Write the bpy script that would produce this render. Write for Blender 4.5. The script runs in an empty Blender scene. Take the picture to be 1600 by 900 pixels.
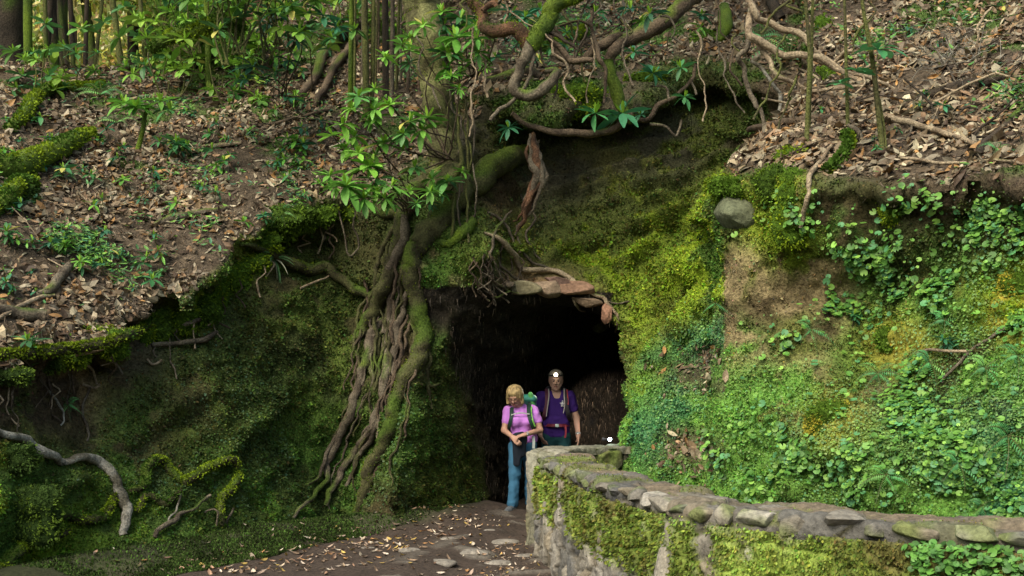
import bpy, math, random
import numpy as np
from mathutils import Vector
from mathutils.bvhtree import BVHTree

# ------------------------------------------------------------------ camera, world, sun
sc = bpy.context.scene
COL = sc.collection
rnd = random.Random(7)
RS = np.random.RandomState(11)
FPX, HOR, CAMH = 1556.0, 600.0, 1.6

cd = bpy.data.cameras.new("camera"); cam = bpy.data.objects.new("camera", cd); COL.objects.link(cam)
cam.location = (0, 0, CAMH); cam.rotation_euler = (math.radians(90), 0, 0)
cd.sensor_width = 36.0; cd.lens = 36.0 * FPX / 1600.0; cd.shift_y = 150.0 / 1600.0
cd.clip_start = 0.05; cd.clip_end = 500
sc.camera = cam

SUN_EL, SUN_AZ = math.radians(47), math.radians(-146)      # azimuth from +Y towards +X: behind and left of the camera
w = bpy.data.worlds.new("World"); sc.world = w; w.use_nodes = True
nt = w.node_tree; nt.nodes.clear()
sky = nt.nodes.new("ShaderNodeTexSky"); sky.sky_type = 'NISHITA'; sky.sun_disc = False
sky.sun_elevation = SUN_EL; sky.sun_rotation = SUN_AZ
sky.air_density = 1.0; sky.dust_density = 3.0; sky.ozone_density = 0.6
bg = nt.nodes.new("ShaderNodeBackground"); bg.inputs[1].default_value = 0.135
out = nt.nodes.new("ShaderNodeOutputWorld")
tint = nt.nodes.new("ShaderNodeMix"); tint.data_type = 'RGBA'; tint.blend_type = 'MULTIPLY'; tint.inputs[0].default_value = 1.0
tint.inputs[7].default_value = (0.97, 0.96, 0.82, 1)      # skylight filtered by the leaves overhead
nt.links.new(sky.outputs[0], tint.inputs[6]); nt.links.new(tint.outputs[2], bg.inputs[0]); nt.links.new(bg.outputs[0], out.inputs[0])
sd = bpy.data.lights.new("sun", 'SUN'); sd.energy = 1.5; sd.angle = math.radians(34); sd.color = (1.0, 0.95, 0.82)
so = bpy.data.objects.new("sun", sd); COL.objects.link(so)
sdir = Vector((math.sin(SUN_AZ) * math.cos(SUN_EL), math.cos(SUN_AZ) * math.cos(SUN_EL), math.sin(SUN_EL)))
so.rotation_euler = (-sdir).to_track_quat('-Z', 'Y').to_euler(); so.location = sdir * 30
sc.view_settings.view_transform = 'Standard'; sc.view_settings.look = 'None'
sc.view_settings.gamma = 1.0; sc.view_settings.use_curve_mapping = False
sc.view_settings.exposure = 1.22
sc.cycles.max_bounces = 6; sc.cycles.diffuse_bounces = 3; sc.cycles.glossy_bounces = 2
sc.cycles.transmission_bounces = 3; sc.cycles.transparent_max_bounces = 6
sc.cycles.use_denoising = True

# ------------------------------------------------------------------ helpers
def W(px, py, d):
    return np.array(((px - 800.0) / FPX * d, d, CAMH + (HOR - py) / FPX * d))

def mesh_obj(name, V, F, mat, parent=None, col=None, smooth=True, matidx=None, loc=None):
    """V (n,3); F: (m,3)/(m,4) array or list of such arrays; col (n,3)"""
    V = np.asarray(V, dtype=np.float32).reshape(-1, 3)
    if loc is not None: V = V - np.asarray(loc, dtype=np.float32)
    Fs = F if isinstance(F, list) else [F]
    Fs = [np.asarray(f, dtype=np.int32) for f in Fs if len(f)]
    me = bpy.data.meshes.new(name)
    nl = sum(f.size for f in Fs); npo = sum(len(f) for f in Fs)
    me.vertices.add(len(V)); me.vertices.foreach_set("co", V.ravel())
    me.loops.add(nl); me.loops.foreach_set("vertex_index", np.concatenate([f.ravel() for f in Fs]))
    starts = []; s = 0
    for f in Fs:
        starts.append(s + np.arange(len(f), dtype=np.int32) * f.shape[1]); s += f.size
    me.polygons.add(npo); me.polygons.foreach_set("loop_start", np.concatenate(starts))
    me.update(calc_edges=True)
    me.polygons.foreach_set("use_smooth", np.full(npo, bool(smooth)))
    if col is not None:
        a = me.color_attributes.new("col", 'FLOAT_COLOR', 'POINT')
        c = np.ones((len(V), 4), dtype=np.float32); c[:, :3] = np.asarray(col, dtype=np.float32)
        a.data.foreach_set("color", c.ravel())
    me.validate()
    me.materials.append(mat)
    o = bpy.data.objects.new(name, me); COL.objects.link(o)
    if loc is not None: o.location = loc
    if parent is not None: o.parent = parent
    return o

def tag(o, label=None, cat=None, group=None, kind=None):
    if label: o["label"] = label
    if cat: o["category"] = cat
    if group: o["group"] = group
    if kind: o["kind"] = kind
    return o

def empty(name, loc, rz=0.0):
    o = bpy.data.objects.new(name, None); COL.objects.link(o); o.location = loc; o.rotation_euler = (0, 0, rz)
    o.empty_display_size = 0.1
    return o

def part(name, V, F, mat, root, col=None, smooth=True):
    """mesh given in world coordinates, parented to root (an unrotated empty or mesh with identity rotation)"""
    base = np.array(root.location)
    p = root.parent
    while p is not None:
        base = base + np.array(p.location); p = p.parent
    return mesh_obj(name, np.asarray(V) - base, F, mat, root, col, smooth)

# value noise (trilinear, smooth) vectorised
_perm = RS.permutation(65536)
_tab = RS.rand(65536).astype(np.float32)
def _h(i, j, k):
    return _tab[(i * 73856093 ^ j * 19349663 ^ k * 83492791) & 65535]
def vnoise(P, f):
    Q = P * f; I = np.floor(Q).astype(np.int64); T = (Q - I).astype(np.float32); T = T * T * (3 - 2 * T)
    i, j, k = I[:, 0], I[:, 1], I[:, 2]; x, y, z = T[:, 0], T[:, 1], T[:, 2]
    def lp(a, b, t): return a + (b - a) * t
    r = lp(lp(lp(_h(i, j, k), _h(i+1, j, k), x), lp(_h(i, j+1, k), _h(i+1, j+1, k), x), y),
           lp(lp(_h(i, j, k+1), _h(i+1, j, k+1), x), lp(_h(i, j+1, k+1), _h(i+1, j+1, k+1), x), y), z)
    return r * 2 - 1
def fbm(P, f, octv=3, g=0.5):
    P = np.asarray(P, dtype=np.float64); s = 0; a = 1.0; n = 0
    for o in range(octv):
        s = s + a * vnoise(P + 17.3 * o, f * 2 ** o); n += a; a *= g
    return s / n
def sstep(x, a, b):
    t = np.clip((x - a) / (b - a), 0, 1); return t * t * (3 - 2 * t)

# ------------------------------------------------------------------ materials
def new_mat(name):
    m = bpy.data.materials.new(name); m.use_nodes = True
    n = m.node_tree; b = n.nodes["Principled BSDF"]
    b.inputs["Specular IOR Level"].default_value = 0.3
    return m, n, b
def noise_node(n, scale, detail=4, rough=0.6, coord=None):
    t = n.nodes.new("ShaderNodeTexNoise"); t.inputs["Scale"].default_value = scale
    t.inputs["Detail"].default_value = detail; t.inputs["Roughness"].default_value = rough
    if coord is not None: n.links.new(coord, t.inputs["Vector"])
    return t
def ramp_node(n, fac, stops):
    r = n.nodes.new("ShaderNodeValToRGB"); e = r.color_ramp.elements
    while len(e) < len(stops): e.new(0.5)
    for k, (p, c) in enumerate(stops):
        e[k].position = p; e[k].color = (*c, 1)
    n.links.new(fac, r.inputs[0]); return r
def mixc(n, fac, a, b, mode='MIX'):
    m = n.nodes.new("ShaderNodeMix"); m.data_type = 'RGBA'; m.blend_type = mode
    for s, v in ((0, fac), (6, a), (7, b)):
        if isinstance(v, (int, float)): m.inputs[s].default_value = v
        elif isinstance(v, tuple): m.inputs[s].default_value = (*v, 1)
        else: n.links.new(v, m.inputs[s])
    return m.outputs[2]
def bump(n, b, h, dist=0.02, strength=0.8):
    bp = n.nodes.new("ShaderNodeBump"); bp.inputs["Strength"].default_value = strength
    bp.inputs["Distance"].default_value = dist
    n.links.new(h, bp.inputs["Height"]); n.links.new(bp.outputs[0], b.inputs["Normal"])

def flat_mat(name, c, rough=0.7, scale=40, var=0.35, bmp=0.004, metal=0.0, coords='Object'):
    m, n, b = new_mat(name)
    tc = n.nodes.new("ShaderNodeTexCoord")
    t = noise_node(n, scale, 4, 0.6, tc.outputs[coords])
    d = tuple(x * (1 - var) for x in c); l = tuple(min(1, x * (1 + var)) for x in c)
    r = ramp_node(n, t.outputs[0], [(0.3, d), (0.7, l)])
    n.links.new(r.outputs[0], b.inputs["Base Color"])
    b.inputs["Roughness"].default_value = rough; b.inputs["Metallic"].default_value = metal
    if bmp: bump(n, b, t.outputs[0], bmp)
    return m

def col_mat(name, rough=0.6, scale=60, var=0.3, bmp=0.01, transl=0.0, spec=0.3, twostone=False):
    """material whose base colour is the mesh's own colour attribute, broken up by noise"""
    m, n, b = new_mat(name)
    a = n.nodes.new("ShaderNodeAttribute"); a.attribute_name = "col"
    g = n.nodes.new("ShaderNodeNewGeometry")
    t = noise_node(n, scale, 5, 0.65, g.outputs["Position"])
    r = ramp_node(n, t.outputs[0], [(0.3, (1 - var,) * 3), (0.7, (1 + var,) * 3)])
    c = mixc(n, 1.0, a.outputs["Color"], r.outputs[0], 'MULTIPLY')
    n.links.new(c, b.inputs["Base Color"]); b.inputs["Roughness"].default_value = rough
    b.inputs["Specular IOR Level"].default_value = spec
    if bmp: bump(n, b, t.outputs[0], bmp)
    if transl:
        tr = n.nodes.new("ShaderNodeBsdfTranslucent"); n.links.new(c, tr.inputs[0])
        mx = n.nodes.new("ShaderNodeMixShader"); mx.inputs[0].default_value = transl
        o = n.nodes["Material Output"]
        n.links.new(b.outputs[0], mx.inputs[1]); n.links.new(tr.outputs[0], mx.inputs[2]); n.links.new(mx.outputs[0], o.inputs[0])
    return m

M_terrain = col_mat("earth_and_moss", 0.95, 38, 0.65, 0.05, spec=0.1)
M_leaf = col_mat("green_leaf", 0.5, 30, 0.2, 0, 0.25, 0.35)
M_moss = col_mat("moss_leaf", 0.8, 20, 0.3, 0, 0.2, 0.1)
M_litter = col_mat("dead_leaf", 0.65, 60, 0.3, 0, 0.05, 0.35)
M_bark = col_mat("bark", 0.9, 48, 0.6, 0.035, spec=0.15)
M_stone = col_mat("wall_stone", 0.9, 28, 0.45, 0.02, spec=0.2)
M_ground = col_mat("path_soil", 0.9, 30, 0.45, 0.02, spec=0.25)
# ------------------------------------------------------------------ terrain volume (cliffs, tunnel, slopes)
def tps(pts, smooth=1e-4):
    P = np.array([(p[0] / 1000.0, p[1] / 1000.0) for p in pts]); v = np.log(np.array([p[2] for p in pts]))
    def phi(r2): return 0.5 * r2 * np.log(r2 + 1e-12)
    r2 = ((P[:, None] - P[None]) ** 2).sum(-1)
    n = len(P); A = np.zeros((n + 3, n + 3)); A[:n, :n] = phi(r2) + np.eye(n) * smooth
    A[:n, n:] = np.c_[np.ones(n), P]; A[n:, :n] = A[:n, n:].T
    c = np.linalg.solve(A, np.r_[v, 0, 0, 0])
    def f(px, py):
        X = np.stack([px.ravel() / 1000.0, py.ravel() / 1000.0], -1)
        o = c[n] + X @ c[n + 1:]
        for i in range(n): o = o + c[i] * phi(((X - P[i]) ** 2).sum(-1))
        return o.reshape(px.shape)
    return f

FACE = [(-400,950,6.0),(-400,600,6.0),(-400,200,6.6),(0,1100,6.6),(0,930,7.5),(0,800,7.8),(0,700,8.0),(0,620,8.2),(0,400,8.4),(0,0,9),
 (100,890,8.5),(100,750,8.5),(100,640,8.9),(200,700,9.3),(250,560,10.0),(220,885,8.7),(220,1000,8.5),(300,700,9.8),(400,860,9.8),(400,600,10.8),
 (400,450,11.2),(400,100,11.8),(480,825,10.9),(500,600,11.5),(500,400,11.9),(540,812,11.5),(570,700,11.7),(560,500,12.0),(590,330,12.1),
 (600,835,10.8),(620,780,10.7),(640,700,10.8),(620,500,11.7),(680,600,11.2),(700,450,11.4),(680,330,11.8),(750,380,11.3),(740,250,12.3),(690,100,12.4),
 (480,980,10.6),(620,980,10.5),(680,815,11.4),(760,810,12.0),(760,600,12.0),(800,430,11.9),(850,445,12.0),(820,320,12.6),(830,240,12.9),(900,250,13.0),(1000,250,12.9),(1080,250,12.8),
 (1130,300,12.6),(850,370,12.5),(950,350,12.5),(1050,350,12.2),(1110,370,11.9),(920,460,12.0),(970,520,11.8),(900,150,13.4),(900,50,13.7),(1100,120,13.2),(1200,250,12.5),(1250,120,11.9),(1300,250,12.0),
 (1000,450,12.1),(1080,450,11.2),(1125,420,10.7),(1000,550,11.2),(1080,560,10.6),(1125,560,10.3),(980,650,10.9),(1060,650,10.3),(1125,650,10.1),(980,740,10.5),(985,830,10.6),
 (1060,740,10.0),(1125,740,9.8),(1125,900,9.0),(1000,900,10.2),(1400,700,8.9),(1800,700,8.4),(1800,300,10),(1500,300,10.5),(850,800,12.2),(850,950,12.2),(1800,0,14),(1400,0,14)]
def slope_pts(cols):
    o = []
    for px, ry, rd, k in cols:
        z = CAMH + (HOR - ry) / FPX * rd
        for py in (ry + 160, ry + 80, ry, ry - 70, ry - 140, ry - 220, ry - 320, -150, -400):
            if py < -150 and py != -400: continue
            v = (HOR - py) / FPX
            if k - v < 0.08: continue
            o.append((px, py, min((CAMH - z + k * rd) / (k - v), 32.0)))
    return o
SLOPE = slope_pts([(-400,640,5.9,.70),(0,590,8.0,.75),(100,560,8.6,.75),(200,530,9.2,.75),(330,430,10.2,.76),(400,380,10.8,.77),(450,350,11.3,.78),(520,330,11.7,.8),(600,320,12.0,.82),
  (690,290,12.2,.9),(760,185,12.2,.95),(850,135,12.5,.98),(950,140,12.6,1.0),(1050,130,12.5,1.0),(1150,135,12.2,1.0),(1250,140,11.6,.98),(1400,140,11.2,.9),(1800,140,10.5,.8)])
BFACE = [(1000,400,9.4),(1000,800,9.0),(1130,320,8.8),(1130,400,8.6),(1130,600,8.4),(1130,780,8.1),(1130,950,7.9),(1230,350,8.1),(1300,400,8.0),(1450,400,7.45),(1600,400,6.9),(1800,400,6.2),(2100,400,5.2),
  (1300,600,7.65),(1450,600,7.1),(1600,600,6.55),(1800,600,5.9),(2100,600,5.0),(1300,780,7.4),(1450,780,6.8),(1600,800,6.3),(1800,900,5.6),(1300,950,7.3),(1600,950,6.2),
  (1200,280,8.3),(1300,300,7.75),(1400,300,7.4),(1500,290,7.1),(1600,280,6.75),(1200,0,8.4),(1600,0,6.9),(2100,100,5.3),(1350,540,8.0),(1240,480,8.3)]
BSLOPE = slope_pts([(1000,290,9.2,.72),(1150,290,8.7,.74),(1200,262,8.5,.75),(1300,280,7.9,.75),(1400,285,7.5,.75),(1500,278,7.2,.75),(1600,268,6.85,.75),(1800,250,6.1,.74),(2100,230,5.2,.7)])
fFace, fSlope, fB, fBS = tps(FACE), tps(SLOPE, 1e-3), tps(BFACE), tps(BSLOPE, 1e-3)

def smin(a, b, k):
    h = np.clip(0.5 + 0.5 * (b - a) / k, 0, 1); return b + (a - b) * h - k * h * (1 - h)
def smax(a, b, k): return -smin(-a, -b, k)
def axis(lo, a, b, hi, step, grow):
    mid = list(np.arange(a, b, step)); r = []; x, s = mid[-1], step
    while x < hi: s = min(s * grow, step * 6); x += s; r.append(x)
    l = []; x, s = a, step
    while x > lo: s = min(s * grow, step * 6); x -= s; l.append(x)
    return np.array(l[::-1] + mid + r)
STEP = 5.5
PX = axis(-430, -50, 1650, 2080, STEP, 1.12)
PY = axis(-420, -40, 930, 1250, STEP, 1.12)
ds = STEP / FPX
Wl = np.concatenate([np.arange(math.log(4.6), math.log(6.4), ds * 2), np.arange(math.log(6.4), math.log(14.5), ds), np.arange(math.log(14.5), math.log(36), ds * 2)])
gx, gy = np.meshgrid(PX, PY, indexing='ij')
LF, LS, LB, LBS = (f(gx, gy).astype(np.float32) for f in (fFace, fSlope, fB, fBS))
edgeB = np.interp(PY, [-400,0,60,120,180,220,270,320,380,450,600,700,800,1300], [1262,1262,1262,1255,1222,1180,1138,1108,1130,1133,1128,1130,1122,1110])
rimC = np.interp(PX, [700,745,780,830,870,900,950,1010,1060,1110,1180,1230,1280,1320], [-400,140,175,188,200,176,188,172,138,140,150,165,160,-400])
w3 = Wl.astype(np.float32)[None, None, :]
rl = np.interp(PX, [-400,0,60,110,160,205,250,290,330,370,400,450,520,560,600], [650,596,575,568,552,528,500,492,462,425,392,360,342,340,330])
rl = rl + 9 * np.sin(PX * .045) + 7 * np.sin(PX * .11 + 1)
inl = (sstep(600 - PX, 0, 60))[:, None]
LF = LF + (.009 * inl * np.exp(-((gy - rl[:, None] - 28) / 48) ** 2)).astype(np.float32)
rb = np.interp(PX, [1130,1190,1300,1400,1500,1600,2000], [300,290,298,306,296,285,240]) + 8 * np.sin(PX * .06) + 6 * np.sin(PX * .15)
LB = LB + (.016 * sstep(gx, 1200, 1280) * np.exp(-((gy - rb[:, None] - 24) / 34) ** 2)).astype(np.float32)
LA = smax(LF, LS, 0.012)
F = w3 - LA[:, :, None]
# overhanging rim above the alcove
eC = ((rimC[:, None] - gy) / FPX).astype(np.float32)[:, :, None]
ic = slice(*np.searchsorted(PX, [690, 1330]))
F[ic] = smax(F[ic], smin(w3 - LS[ic][:, :, None], eC[ic], 0.045), 0.012)
il = slice(0, int(np.searchsorted(PX, 610)))
F[il] = smax(F[il], smin(w3 - LS[il][:, :, None], ((rl[il][:, None] - 14 - gy[il]) / FPX).astype(np.float32)[:, :, None], 0.03), 0.015)
eB = ((gx - edgeB[None, :]) / FPX).astype(np.float32)
ib = slice(int(np.searchsorted(PX, 1060)), len(PX))
LBB = smax(LB, LBS, 0.012)
FB = smax(w3 - LBB[ib][:, :, None], smin(w3 - LBS[ib][:, :, None], ((rb[ib][:, None] - gy[ib]) / FPX).astype(np.float32)[:, :, None], 0.02), 0.006)
F[ib] = smax(F[ib], smin(FB, eB[ib][:, :, None], 0.018), 0.006); del FB
# plateau at the back left
u = ((PX - 800) / FPX)[:, None, None].astype(np.float32); v = ((HOR - PY) / FPX)[None, :, None].astype(np.float32)
d3 = np.exp(w3)
cap = 6.25 + 0.10 * (d3 - 14) + 1.6 * np.maximum(u * d3 + 5.0, 0)
F = np.minimum(F, (cap - CAMH) / d3 - v)
# tunnel
CL = [(-0.22, 10.6), (0.07, 11.3), (0.72, 12.6), (1.32, 14.2), (2.45, 16.0), (4.2, 17.8), (6.5, 19)]
it = slice(*np.searchsorted(PX, [560, 1500])); jt = slice(*np.searchsorted(PY, [360, 1250])); kt = slice(*np.searchsorted(Wl, [math.log(10.0), math.log(22)]))
X2 = u[it, 0, :] * d3[0, :, kt]; Y2 = np.broadcast_to(d3[0, :, kt], X2.shape); dl = np.full(X2.shape, 99.0, dtype=np.float32)
for (ax, ay), (bx, by) in zip(CL[:-1], CL[1:]):
    t = np.clip(((X2 - ax) * (bx - ax) + (Y2 - ay) * (by - ay)) / ((bx - ax) ** 2 + (by - ay) ** 2), 0, 1)
    dl = np.minimum(dl, np.hypot(X2 - ax - t * (bx - ax), Y2 - ay - t * (by - ay)))
Zt = CAMH + v[:, jt, :] * d3[:, :, kt]
T = 1 - np.sqrt((dl[:, None, :] / 1.09) ** 2 + (np.maximum(Zt - 1.12, 0) / 1.56) ** 2)
F[it, jt, kt] = smin(F[it, jt, kt], -T / d3[:, :, kt], 0.006)

def surface_nets(F, ax, ay, az):
    S = F > 0
    c = S[:-1, :-1, :-1].astype(np.uint8)
    for i in (0, 1):
        for j in (0, 1):
            for k in (0, 1):
                if i + j + k: c += S[i:F.shape[0]-1+i, j:F.shape[1]-1+j, k:F.shape[2]-1+k]
    act = (c > 0) & (c < 8)
    I, J, K = np.nonzero(act)
    ids = np.full(act.shape, -1, dtype=np.int32); ids[I, J, K] = np.arange(len(I))
    del c
    acc = np.zeros((len(I), 3)); cnt = np.zeros(len(I))
    cs = [(a, b, g) for a in (0, 1) for b in (0, 1) for g in (0, 1)]
    vals = {q: F[I + q[0], J + q[1], K + q[2]].astype(np.float64) for q in cs}
    for q in cs:
        for axn in range(3):
            if q[axn] == 0:
                r = list(q); r[axn] = 1; r = tuple(r)
                a, b = vals[q], vals[r]; m = (a > 0) != (b > 0)
                t = np.where(m, a / np.where(m, a - b, 1), 0)
                p = np.array(q, float)[None].repeat(len(I), 0); p[:, axn] = t
                acc[m] += p[m]; cnt[m] += 1
    p = acc / cnt[:, None]
    V = np.stack([ax[I] + p[:, 0] * (ax[I+1] - ax[I]), ay[J] + p[:, 1] * (ay[J+1] - ay[J]), az[K] + p[:, 2] * (az[K+1] - az[K])], -1)
    Q = []
    def quads(m, I, J, K, e1, e2, flip):
        a = ids[I, J, K]; b = ids[I - e1[0], J - e1[1], K - e1[2]]
        cc = ids[I - e1[0] - e2[0], J - e1[1] - e2[1], K - e1[2] - e2[2]]; d = ids[I - e2[0], J - e2[1], K - e2[2]]
        q = np.stack([a, b, cc, d], -1); q[flip] = q[flip][:, ::-1]
        Q.append(q[(q >= 0).all(1)])
    n = F.shape
    for axn, (e1, e2) in enumerate((((0,1,0),(0,0,1)), ((0,0,1),(1,0,0)), ((1,0,0),(0,1,0)))):
        sl0 = [slice(1, n[i]-1) for i in range(3)]; sl1 = list(sl0)
        sl0[axn] = slice(0, n[axn]-1); sl1[axn] = slice(1, n[axn])
        D = S[tuple(sl0)] != S[tuple(sl1)]
        I, J, K = np.nonzero(D); off = [1, 1, 1]; off[axn] = 0
        I = I + off[0]; J = J + off[1]; K = K + off[2]
        quads(None, I, J, K, e1, e2, S[I, J, K])
    return V, np.concatenate(Q)
TV, TF = surface_nets(F, PX, PY, Wl)
del F, eC, LF, LS, LB, LBS
TF = TF[:, ::-1]          # normals out of the rock
d = np.exp(TV[:, 2]); TV = np.stack([(TV[:, 0] - 800) / FPX * d, d, CAMH + (HOR - TV[:, 1]) / FPX * d], -1)

def vert_normals(V, Fq):
    fn = np.cross(V[Fq[:, 2]] - V[Fq[:, 0]], V[Fq[:, 3]] - V[Fq[:, 1]])
    N = np.zeros_like(V)
    for c in range(4):
        for a in range(3): N[:, a] += np.bincount(Fq[:, c], fn[:, a], minlength=len(V))
    return N / (np.linalg.norm(N, axis=1, keepdims=True) + 1e-12)
for _ in range(2):        # relax the net a little
    e = np.concatenate([TF[:, [0, 1]], TF[:, [1, 2]], TF[:, [2, 3]], TF[:, [3, 0]]]); s = np.zeros_like(TV); n_ = np.bincount(e[:, 0], minlength=len(TV)).astype(float)
    for a in range(3): s[:, a] = np.bincount(e[:, 0], TV[e[:, 1], a], minlength=len(TV))
    TV = np.where(n_[:, None] > 0, TV * 0.5 + 0.5 * s / np.maximum(n_, 1)[:, None], TV)
TN = vert_normals(TV, TF)
if TN[np.argmin(np.abs(TV - np.array([-2.2, 10.0, 2.6])).sum(1)), 1] > 0: TF = TF[:, ::-1]; TN = -TN
far = sstep(TV[:, 1], 18, 26)
steep = 1 - sstep(TN[:, 2], 0.35, 0.75)
amp = (0.35 + 0.65 * steep) * (1 - 0.5 * far)
strat = fbm(TV * np.array([0.6, 0.6, 2.2]) + TV[:, [0]] * np.array([0, 0, 0.5]), 1.3, 3)
ridged = 1 - np.abs(fbm(TV * np.array([1.0, 1.0, 1.5]), 2.3, 4))
TV = TV + TN * (amp * (0.13 * fbm(TV, 0.9, 2) + 0.13 * strat + 0.11 * (ridged - 0.75) + 0.065 * fbm(TV + 5, 4.6, 3)))[:, None]
alc = np.exp(-((800 + TV[:, 0] / TV[:, 1] * FPX - 980) / 150) ** 2 - ((HOR - (TV[:, 2] - CAMH) / TV[:, 1] * FPX - 290) / 90) ** 2) * (TV[:, 1] > 11)
ql = TV[:, 2] * 3.4 - TV[:, 0] * 1.3 + .8 * fbm(TV, 1.5, 2); TV = TV + TN * (alc * (.16 * (np.abs((ql % 1.0) - .5) * 2) ** 2 + .09 * fbm(TV * [1, 1, 3], 2.2, 3)))[:, None]
qx = 800 + TV[:, 0] / TV[:, 1] * FPX; qy = HOR - (TV[:, 2] - CAMH) / TV[:, 1] * FPX
for (x0, y0, x1, y1, a_, w_) in ((1122,392,990,492,.15,15),(1110,455,1008,575,.13,14),(1105,335,975,352,.10,9),(1065,318,985,405,.10,10),(1010,285,900,330,.10,9),(935,372,850,398,.08,9),(1128,520,1050,560,.08,10),(470,590,300,760,.08,16),(330,600,180,700,.08,16)):
    ex_, ey_ = x1 - x0, y1 - y0; L2 = math.hypot(ex_, ey_); t_ = ((qx - x0) * ex_ + (qy - y0) * ey_) / L2 ** 2; d_ = -((qx - x0) * ey_ - (qy - y0) * ex_) / L2 * np.sign(ex_) + 9 * fbm(TV, 2.4, 2)
    TV = TV + TN * ((TV[:, 1] > 9.3) & (qx < 1132))[:, None] * (sstep(t_, -.12, .1) * (1 - sstep(t_, .8, 1.1)) * a_ * (np.exp(-(d_ / w_) ** 2) - .8 * np.exp(-((d_ + 1.5 * w_ * -1) / (.8 * w_)) ** 2)))[:, None]
lump = np.maximum(fbm(TV + 31, 3.3, 2), 0); TV = TV + TN * (0.10 * lump * (0.3 + 0.7 * steep))[:, None]
TV = TV + TN * (0.024 * fbm(TV + 9, 13.0, 2))[:, None]
TN = vert_normals(TV, TF)
TPX = 800 + TV[:, 0] / TV[:, 1] * FPX; TPY = HOR - (TV[:, 2] - CAMH) / TV[:, 1] * FPX
BVH = BVHTree.FromPolygons(TV.tolist(), TF.tolist())
EYE = Vector((0, 0, CAMH))
def hit(px, py):
    dr = Vector(W(px, py, 1.0)) - EYE; dr.normalize()
    p, n, i, t = BVH.ray_cast(EYE, dr, 80)
    if p is None: return W(px, py, 12.0), np.array((0, -1, 0.3))
    n = np.array(n); 
    if n @ np.array(dr) > 0: n = -n
    return np.array(p), n
# ------------------------------------------------------------------ terrain colouring (colours of soil, moss and rock, darkened for the left cliff's shade)
cD=(.050,.034,.020); cDM=(.052,.078,.020); cM=(.072,.140,.026); cY=(.19,.27,.020); cT=(.065,.20,.085); cG=(.12,.25,.045)
cTAN=(.21,.165,.085); cO=(.32,.24,.035); cR=(.20,.125,.075); cS=(.105,.080,.055); cB=(.055,.048,.036); cOL=(.105,.135,.026)
cRt=(.10,.065,.042)
CTRL=[(0,450,130,cS,cD,.3),(150,400,140,cS,cDM,.3),(350,250,150,cS,cM,.3),(550,200,110,cS,cDM,.35),(100,150,120,cS,cM,.45),(300,60,120,cS,cM,.55),
 (30,300,60,cM,cY,.4),(20,620,70,cD,cDM,.3),(120,620,70,cD,cR,.3),(210,660,55,cRt,cM,.3),(60,800,80,cM,cY,.4),(200,800,110,cDM,cM,.5),(350,760,110,cDM,cM,.45),
 (300,850,90,cM,cY,.3),(330,560,80,cDM,cD,.4),(450,560,100,cDM,cOL,.35),(480,450,90,cD,cDM,.5),(480,700,90,cDM,cM,.5),(300,650,60,cOL,cD,.4),(390,390,45,cY,cM,.4),(300,470,40,cM,cY,.5),(455,335,40,cM,cY,.4),(540,370,60,cDM,cD,.5),
 (590,550,60,cD,cDM,.45),(640,680,60,cM,cDM,.5),(720,740,70,cDM,cOL,.5),(790,660,50,cRt,cD,.4),(600,820,50,cD,cDM,.4),(680,420,60,cM,cTAN,.25),(740,410,45,cOL,cM,.5),(700,520,40,cM,cOL,.5),
 (650,300,60,cDM,cM,.4),(760,190,50,cB,cD,.4),(850,170,70,cDM,cM,.5),(950,120,90,cS,cM,.4),(1080,110,70,cM,cD,.5),(1200,60,90,cS,cM,.4),(800,60,90,cS,cM,.35),
 (850,265,70,cB,cD,.4),(950,250,80,cB,cRt,.4),(1060,220,70,cB,cOL,.4),(1180,200,60,cD,cDM,.5),(870,310,50,cB,cRt,.5),(1000,310,60,cOL,cY,.4),(790,300,40,cOL,cD,.5),  # hollow under the rim coloured darker to paint in its shade
 (900,380,60,cOL,cY,.35),(980,400,60,cOL,cY,.4),(1070,330,40,cY,cD,.35),(1100,390,50,cY,cM,.35),(1040,450,45,cY,cOL,.4),(990,510,35,cY,cOL,.35),(1050,500,30,cD,cY,.5),(1080,535,36,cT,cM,.35),(1010,560,30,cT,cY,.4),(1060,480,25,cY,cD,.4),
 (1000,600,35,cY,cG,.4),(1060,600,40,cG,cT,.5),(1000,680,50,cG,cT,.5),(1070,700,45,cG,cM,.5),(985,740,30,cM,cG,.5),(835,450,35,cR,cTAN,.3),(890,455,30,cR,cB,.35),(945,495,26,cR,cOL,.4),(780,440,25,cB,cR,.3),(960,560,22,cOL,cB,.5),
 (1150,430,36,cTAN,cOL,.3),(1185,490,42,cTAN,cRt,.3),(1150,550,36,cTAN,cG,.25),(1230,520,34,cTAN,cOL,.35),(1160,660,60,cG,cOL,.35),(1250,620,55,cG,cTAN,.35),(1230,370,40,cY,cD,.35),(1130,295,34,cY,cM,.35),(1230,290,36,cY,cS,.4),
 (1300,340,40,cM,cD,.5),(1380,350,60,cDM,cD,.5),(1500,330,80,cD,cDM,.5),(1280,440,50,cD,cTAN,.5),(1400,450,70,cDM,cG,.45),(1590,460,50,cO,cY,.5),(1500,470,60,cOL,cM,.5),(1400,540,50,cM,cO,.35),(1300,660,45,cO,cY,.45),(1330,570,40,cRt,cM,.4),
 (1400,620,60,cRt,cM,.45),(1400,720,80,cG,cM,.45),(1540,620,60,cG,cD,.4),(1560,730,80,cG,cT,.5),(1250,730,60,cG,cM,.5),(1400,150,150,cS,cD,.35),(1550,230,110,cS,cD,.35),(1300,200,80,cS,cM,.25),(1280,60,50,cS,cM,.4)]
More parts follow.
